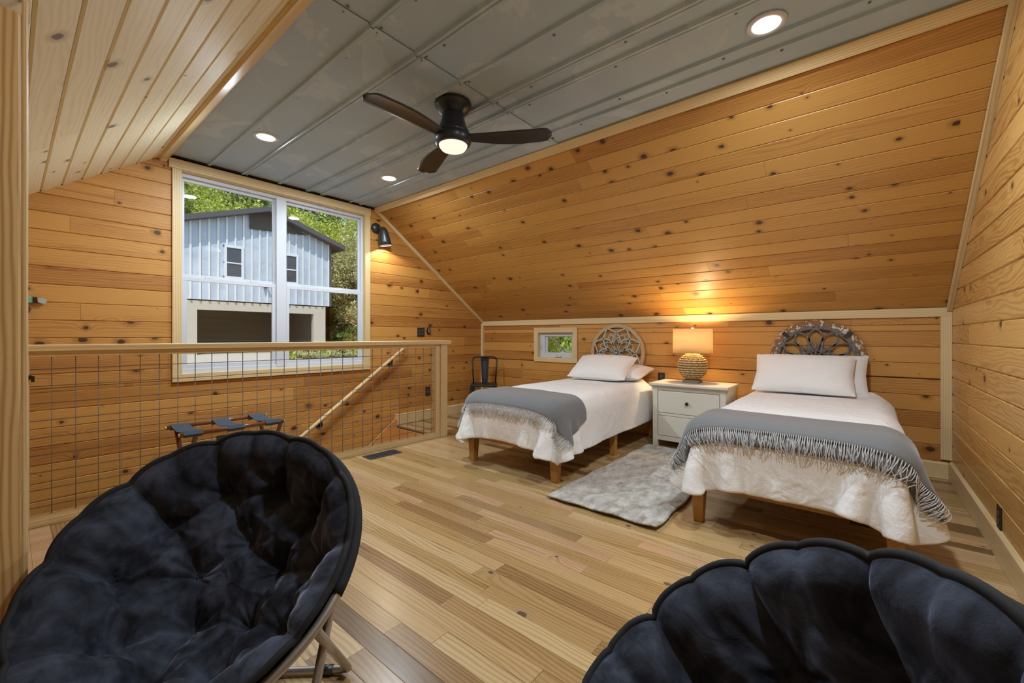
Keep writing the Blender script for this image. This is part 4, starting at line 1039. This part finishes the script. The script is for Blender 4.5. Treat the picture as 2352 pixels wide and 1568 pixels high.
# ------------------------------------------------------------------ saucer chairs
def saucer(cx_, cy_, cz, yaw, tilt, RR, label, seed, off):
    rng = np.random.default_rng(seed)
    n_ = Vector((math.cos(yaw) * math.sin(tilt), math.sin(yaw) * math.sin(tilt), math.cos(tilt))); a_ = Vector((-math.sin(yaw), math.cos(yaw), 0)); b_ = n_.cross(a_)
    root = tag(empty('saucer_chair', (cx_, cy_, 0)), label, 'chair')
    bpy.context.view_layer.update()
    mw = Matrix.Identity(4)
    for i in range(3): mw[i][0] = a_[i]; mw[i][1] = b_[i]; mw[i][2] = n_[i]; mw[i][3] = (cx_, cy_, cz)[i]
    NA, NR, NT = 220, 84, 10
    th = np.linspace(0, 2 * math.pi, NA, endpoint=False); rr = np.linspace(0.001, 1, NR)
    RRr, TH = np.meshgrid(rr, th, indexing='ij')
    ridge = np.abs(np.sin(NT / 2 * (TH - off)))                       # 0 at the radial seams
    Rout = RR * (1.0 + (.024 * ridge ** .6 + .011 * np.abs(np.sin(NT * (TH - off))) ** .7) * np.clip((RRr - .7) / .3, 0, 1)) 
    Xp = RRr * np.cos(TH) * Rout; Yp = RRr * np.sin(TH) * Rout
    c0 = np.array([0, -.10 * RR]); D = .265
    dx, dy = Xp - c0[0], Yp - c0[1]; dist = np.hypot(dx, dy) + 1e-9
    ux, uy = dx / dist, dy / dist; bq = c0[0] * ux + c0[1] * uy; lim = -bq + np.sqrt(np.maximum(bq * bq - (c0 @ c0 - RR * RR), 0))
    t = np.minimum(dist / lim, 1.03)
    wz = -D * (1 - t ** 2.3)
    tuf = []; seg = []
    o_ = [(.70 * RR * math.cos(off + 2 * math.pi * k / NT), .70 * RR * math.sin(off + 2 * math.pi * k / NT)) for k in range(NT)]
    i_ = [(.33 * RR * math.cos(off + .314 + 2 * math.pi * k / 5), .33 * RR * math.sin(off + .31 + 2 * math.pi * k / 5)) for k in range(5)]
    tuf = o_ + i_
    for k in range(NT):
        p = np.array(o_[k]); seg.append((p, p / .70 * 1.05, 1.0)); seg.append((p, np.array(o_[(k + 1) % NT]), .8)); seg.append((p, np.array(i_[(k // 2) % 5]), .75))
    for k in range(5): seg.append((np.array(i_[k]), np.array(i_[(k + 1) % 5]), .7))
    for k in range(NT):
        a2 = off + 2 * math.pi * (k + .5) / NT; u2 = np.array([math.cos(a2), math.sin(a2)]) * RR; seg.append((u2 * .84, u2 * 1.06, .40)); seg.append((u2 * .84, np.array(o_[k]), .28)); seg.append((u2 * .45, u2 * .68, .35))
    pt = np.stack([Xp, Yp], -1); dT = np.full(Xp.shape, 9.); ang = np.zeros(Xp.shape)
    for q in tuf:
        d = np.hypot(Xp - q[0], Yp - q[1]); s = d < dT; dT = np.where(s, d, dT); ang = np.where(s, np.arctan2(Yp - q[1], Xp - q[0]) * 1.0 + q[0] * 40, ang)
    crease = np.zeros(Xp.shape)
    for p, q, k in seg:
        d = q - p; l2 = d @ d; tt = np.clip(((pt - p) @ d) / l2, 0, 1); ds = np.linalg.norm(pt - (p + tt[..., None] * d), axis=-1)
        crease = np.maximum(crease, k * np.exp(-(ds / .016) ** 1.2))
    pf = (1 - np.exp(-(dT / .066) ** 1.3)) * .068 - crease * .027
    wr = np.exp(-dT / .06) * np.sin(ang * 9 + rng.uniform(0, 6)) * .0065 + np.exp(-dT / .09) * np.sin(ang * 17 + 1) * .0018
    nz = blur(rng.normal(0, 1, Xp.shape), 7); nz /= np.abs(nz).max(); n2 = blur(rng.normal(0, 1, Xp.shape), 2); n2 /= np.abs(n2).max()
    hgt = pf + wr + .005 * nz + .0014 * n2
    edge = np.clip((RRr - .90) / .10, 0, 1) ** 2
    hgt = hgt * (1 - .75 * edge)
    # push along the dish normal (towards its axis)
    gx = -2.3 * D * t ** 1.3 / lim * ux; gy = -2.3 * D * t ** 1.3 / lim * uy; nl_ = np.sqrt(gx * gx + gy * gy + 1)
    P = np.stack([Xp + gx / nl_ * hgt, Yp + gy / nl_ * hgt, wz + hgt / nl_], -1)
    back = np.stack([Xp * .99, Yp * .99, wz - .012 - .05 * np.clip((1 - RRr) / .12, 0, 1)], -1)
    mb = MB(); mb.grid(P, wrap=True)
    mb.build('cushion', 'velvet', root, smooth=True, mw=mw, recalc=False)
    MB().grid(back[::3], wrap=True).build('back_cover', 'velvet_edge', root, smooth=True, mw=mw, solid=.004, recalc=False)
    ring = [P[-1, j] for j in range(0, NA)]
    MB().tube([Vector(p) + Vector((0, 0, -.002)) for p in ring], .0095, 8, closed=True).build('piping', 'velvet_edge', root, smooth=True, mw=mw)
    rim_r = [Vector(((RR + .008) * math.cos(q), (RR + .008) * math.sin(q), -.016)) for q in np.linspace(0, 2 * math.pi, 96, endpoint=False)]
    MB().tube(rim_r, .0125, 10, closed=True).build('rim_tube', 'chair_tube', root, smooth=True, mw=mw)
    sl_ = [Vector(((RR + .006) * math.cos(q), (RR + .006) * math.sin(q), -.016)) for q in np.linspace(R(-16), R(196), 60)]
    MB().tube(sl_, .0175, 10).build('rim_sleeve', 'velvet_edge', root, smooth=True, mw=mw)
    # base: two crossed bent tubes on each side with floor bars, in a facing frame
    f = Vector((math.cos(yaw), math.sin(yaw), 0)); s = Vector((-math.sin(yaw), math.cos(yaw), 0))
    def at(ff, ss, z): return f * ff + s * ss + Vector((0, 0, z))
    def rimpt(q): return mw @ Vector(((RR + .008) * math.cos(q), (RR + .008) * math.sin(q), -.016)) - Vector((cx_, cy_, 0))
    for (q0, q1, fb) in ((R(28), R(152), .20), (R(-28), R(208), -.19)):
        p, q = rimpt(q0), rimpt(q1)
        bl, br = at(fb, .34, .016), at(fb, -.34, .016)
        if (p - bl).length > (p - br).length: bl, br = br, bl
        pts = [p, p.lerp(bl, .5), p.lerp(bl, .88), p.lerp(bl, .97), bl.lerp(br, .04), bl.lerp(br, .5), br.lerp(bl, .04), q.lerp(br, .97), q.lerp(br, .88), q.lerp(br, .5), q]
        MB().tube(pts, .0125, 10).build('leg_tube', 'chair_tube', root, smooth=True)
        for k in (.10, .90):
            c_ = bl.lerp(br, k); dd = (br - bl).normalized() * .018; MB().tube([c_ - dd, c_ + dd], .0152, 10).build('foot_sleeve', 'gun', root, smooth=True)
    return root
saucer(.355, 1.429, .508, -2.391, .677, .403, 'black velvet saucer chair at the lower left, in front of the mesh railing', 3, R(2.5))
saucer(.662, .121, .510, 2.095, .677, .405, 'black velvet saucer chair at the lower right, cut off by the photo edge', 8, R(11.5))

# ------------------------------------------------------------------ OUTDOORS
gx_, gy_ = np.meshgrid(np.linspace(-25, 60, 60), np.linspace(4.7, 75, 70), indexing='ij')
gz = np.where(gy_ < 13, -2.9 + 3.02 * np.clip((gy_ - 6) / 7, 0, 1) ** 1.0, .12) + np.where(gy_ > 36, (gy_ - 36) * .32, 0)
g2x, g2y = gx_, gy_
ground = struct(MB().grid(np.stack([gx_, gy_, gz], -1)).build('ground', 'gravel', smooth=True, recalc=False))
g3 = np.stack(np.meshgrid(np.linspace(4.9, 60, 20), np.linspace(-20, 4.7, 12), indexing='ij') + [np.full((20, 12), -2.9)], -1)
struct(MB().grid(g3).build('ground_side', 'gravel', recalc=False))
BX0, BX1, BY = 5.3, 13.64, 27.0
RX, RZ = 9.75, 8.35
def roofz(x): return RZ - abs(x - RX) * .335
bd = tag(empty('outbuilding', (9.5, BY, .12)), 'grey metal-clad outbuilding with a concrete garage seen through the big window', 'building')
bpy.context.view_layer.update()
I4 = Matrix.Identity(4)
def bb(name, mb, mat, parent=bd, **k): return mb.build(name, mat, parent, mw=I4, **k)
GX0, GX1, GZ = 6.43, 12.56, 2.52
cb = MB().box(BX0, GX0, BY, BY + .3, 0, 3.08).box(GX1, BX1, BY, BY + .3, 0, 3.08).box(GX0, GX1, BY, BY + .3, GZ, 3.08)
bb('concrete_wall', cb, 'concrete')
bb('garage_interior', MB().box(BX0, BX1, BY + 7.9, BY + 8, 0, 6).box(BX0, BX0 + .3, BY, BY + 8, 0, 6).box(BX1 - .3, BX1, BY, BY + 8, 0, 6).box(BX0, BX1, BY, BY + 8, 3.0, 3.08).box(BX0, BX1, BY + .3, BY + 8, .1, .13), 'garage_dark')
xx = BX0
while xx < BX1 - .01:
    x2 = min(xx + .41, BX1)
    bb('siding_sheet', MB().prism([(xx, 3.06), (x2, 3.06), (x2, roofz(x2)), ((xx + x2) / 2, roofz((xx + x2) / 2)), (xx, roofz(xx))], 1, BY - .03, BY + .02), 'siding')
    bb('siding_rib', MB().prism([(xx - .045, 3.06), (xx + .045, 3.06), (xx + .045, roofz(xx)), (xx - .045, roofz(xx))], 1, BY - .10, BY - .03), 'rib')
    xx = x2
bb('corner_trim', MB().box(BX1 - .1, BX1 + .06, BY - .08, BY + .1, 3.06, roofz(BX1)), 'roof_dark')
bb('gable_board', MB().prism([(8.87, 7.24), (12.1, 7.45), (11.0, roofz(11.0)), (RX, RZ), (8.87, roofz(8.87))], 1, BY - .135, BY - .101), 'ply')
for sg, xe in ((-1, BX0 - .6), (1, BX1 + .75)):
    ze = RZ - abs(xe - RX) * .335
    bb('roof', MB().add([(RX, BY - .62, RZ + .0), (xe, BY - .62, ze), (xe, BY + 8.2, ze), (RX, BY + 8.2, RZ), (RX, BY - .62, RZ + .28), (xe, BY - .62, ze + .28), (xe, BY + 8.2, ze + .28), (RX, BY + 8.2, RZ + .28)],
        [(0, 3, 2, 1), (4, 5, 6, 7), (0, 1, 5, 4), (1, 2, 6, 5), (2, 3, 7, 6), (3, 0, 4, 7)]), 'roof_dark')
for (xa, xb) in ((7.61, 8.57), (10.65, 11.56)):
    fw = bb('window', MB().box(xa, xa + .13, BY - .165, BY - .03, 4.31, 6.13).box(xb - .13, xb, BY - .165, BY - .03, 4.31, 6.13).box(xa, xb, BY - .17, BY - .03, 6.0, 6.14).box(xa, xb, BY - .17, BY - .03, 4.30, 4.42).box(xa, xb, BY - .155, BY - .05, 5.13, 5.2), 'white_vinyl')
    bb('pane', MB().box(xa + .1, xb - .1, BY - .125, BY - .105, 4.35, 6.1), 'far_glass', fw)
bf = bb('flood_light', MB().box(9.62, 9.78, BY - .2, BY - .03, 3.93, 4.02).box(9.55, 9.66, BY - .30, BY - .15, 3.98, 4.08).box(9.74, 9.86, BY - .30, BY - .15, 3.98, 4.08), 'roof_dark')

def leaf_mesh(nm, n, rx, rz, size, seed, shell=.55, clusters=40):
    rng = np.random.default_rng(seed)
    cc = rng.normal(0, 1, (clusters, 3)); cc /= np.linalg.norm(cc, axis=1, keepdims=True); cc *= rng.uniform(.25, 1, (clusters, 1)) ** .5
    k = rng.integers(0, clusters, n); p = cc[k] * .82 + rng.normal(0, .13, (n, 3)); p *= np.array([rx, rx, rz])
    a = rng.normal(0, 1, (n, 3)); a /= np.linalg.norm(a, axis=1, keepdims=True); b = np.cross(a, rng.normal(0, 1, (n, 3))); b /= np.linalg.norm(b, axis=1, keepdims=True) + 1e-9
    s = size * rng.uniform(.6, 1.3, (n, 1)); V = np.stack([p - a * s, p + b * s * .55, p + a * s, p - b * s * .55], 1).reshape(-1, 3)
    F = np.arange(n * 4).reshape(n, 4)
    me = bpy.data.meshes.new(nm); me.from_pydata(V.tolist(), [], F.tolist()); return me
LM = [leaf_mesh('foliage_a', 13000, 3.4, 3.6, .10, 1), leaf_mesh('foliage_b', 12000, 3.0, 4.4, .11, 2), leaf_mesh('foliage_c', 3500, .75, .42, .055, 3, clusters=18)]
LMS = {}
def tree(x, y, z, s, kind, leaf, label, trunk=True, th=5.5, group='trees behind the outbuilding'):
    t = tag(empty('tree' if trunk else 'shrub', (x, y, z), random.uniform(0, 6)), label, 'tree' if trunk else 'shrub', group)
    key = (kind, leaf)
    if key not in LMS: me = LM[kind].copy(); me.materials.append(M[leaf]); LMS[key] = me
    o = bpy.data.objects.new('foliage', LMS[key]); C.objects.link(o); o.parent = t; o['kind'] = 'stuff'
    if trunk:
        o.location = (0, 0, th * s); o.scale = (s, s, s)
        mb = MB().tube([(0, 0, -.6), (.1, 0, th * s * .4), (-.05, .1, th * s * .8), (.1, 0, th * s * 1.3)], [.22 * s, .18 * s, .13 * s, .05], 8)
        for q in range(5):
            a = q * 1.3; mb.tube([(0, 0, th * s * (.6 + .1 * q)), (math.cos(a) * s, math.sin(a) * s, th * s * (.8 + .1 * q)), (math.cos(a) * 2.2 * s, math.sin(a) * 2.2 * s, th * s * (1 + .1 * q))], [.08 * s, .05 * s, .02], 6)
        mb.build('trunk', 'bark', t, smooth=True)
    else: o.location = (0, 0, .3 * s); o.scale = (s, s, s)
    return t
def hz(y): return .12 + max(0, y - 36) * .32
random.seed(5)
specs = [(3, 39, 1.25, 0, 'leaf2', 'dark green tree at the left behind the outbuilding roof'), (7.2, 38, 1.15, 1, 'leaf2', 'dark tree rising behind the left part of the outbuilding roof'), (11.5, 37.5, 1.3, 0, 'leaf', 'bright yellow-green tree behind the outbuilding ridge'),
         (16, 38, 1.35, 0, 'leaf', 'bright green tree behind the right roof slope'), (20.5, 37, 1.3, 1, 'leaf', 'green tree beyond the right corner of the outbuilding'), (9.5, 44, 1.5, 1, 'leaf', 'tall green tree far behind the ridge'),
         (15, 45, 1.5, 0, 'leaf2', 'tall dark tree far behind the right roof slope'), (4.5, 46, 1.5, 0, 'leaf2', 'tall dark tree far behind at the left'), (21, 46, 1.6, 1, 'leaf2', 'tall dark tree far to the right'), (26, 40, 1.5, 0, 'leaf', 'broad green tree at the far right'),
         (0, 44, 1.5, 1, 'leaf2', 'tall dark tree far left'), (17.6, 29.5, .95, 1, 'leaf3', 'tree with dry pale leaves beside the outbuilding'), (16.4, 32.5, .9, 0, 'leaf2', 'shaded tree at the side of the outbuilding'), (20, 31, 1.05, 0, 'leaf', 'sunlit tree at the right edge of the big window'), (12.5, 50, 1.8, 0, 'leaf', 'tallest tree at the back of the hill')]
for x, y, s, k, lf, lb in specs: tree(x, y, hz(y), s, k, lf, lb)
for i, (x, y, s) in enumerate([(15.2, 30.2, 1.5), (16.6, 29, 1.7), (18.4, 28.2, 1.8), (15.4, 33.5, 2.2), (17.4, 32, 2.4), (19.6, 30, 2.2)]):
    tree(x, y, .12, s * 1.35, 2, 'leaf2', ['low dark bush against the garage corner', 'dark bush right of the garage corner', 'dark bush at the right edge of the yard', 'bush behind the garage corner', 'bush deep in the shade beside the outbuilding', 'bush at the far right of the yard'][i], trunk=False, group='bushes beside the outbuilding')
for i, (x, y, s) in enumerate([(7.6, 18.6, .62), (8.3, 18.2, .8), (9.0, 18.5, .72), (9.7, 18.3, .9), (10.4, 18.6, .8), (8.8, 19.3, .75), (10.0, 19.4, .8)]):
    tree(x, y, .1, s, 2, 'leaf3' if i % 2 else 'leaf', ['first low shrub', 'second low shrub', 'third low shrub', 'fourth low shrub', 'fifth low shrub', 'sixth low shrub', 'seventh low shrub'][i] + ' from the left in the gravel yard beyond the window', trunk=False, group='low shrubs in the gravel yard')
for x, y, s, k, lf, lb in ((14.5, 8.6, 1.0, 0, 'leaf', 'green tree outside the small window'), (20, 13.5, 1.3, 1, 'leaf', 'green tree further off outside the small window'), (17, 11.8, .9, 1, 'leaf3', 'pale leaning tree outside the small window'), (24, 16, 1.6, 0, 'leaf2', 'dark tree far outside the small window'), (20, 9, 1.5, 0, 'leaf2', 'dark tree at the right outside the small window')):
    tree(x, y, -2.9, s, k, lf, lb, th=4.2, group='trees outside the small window')
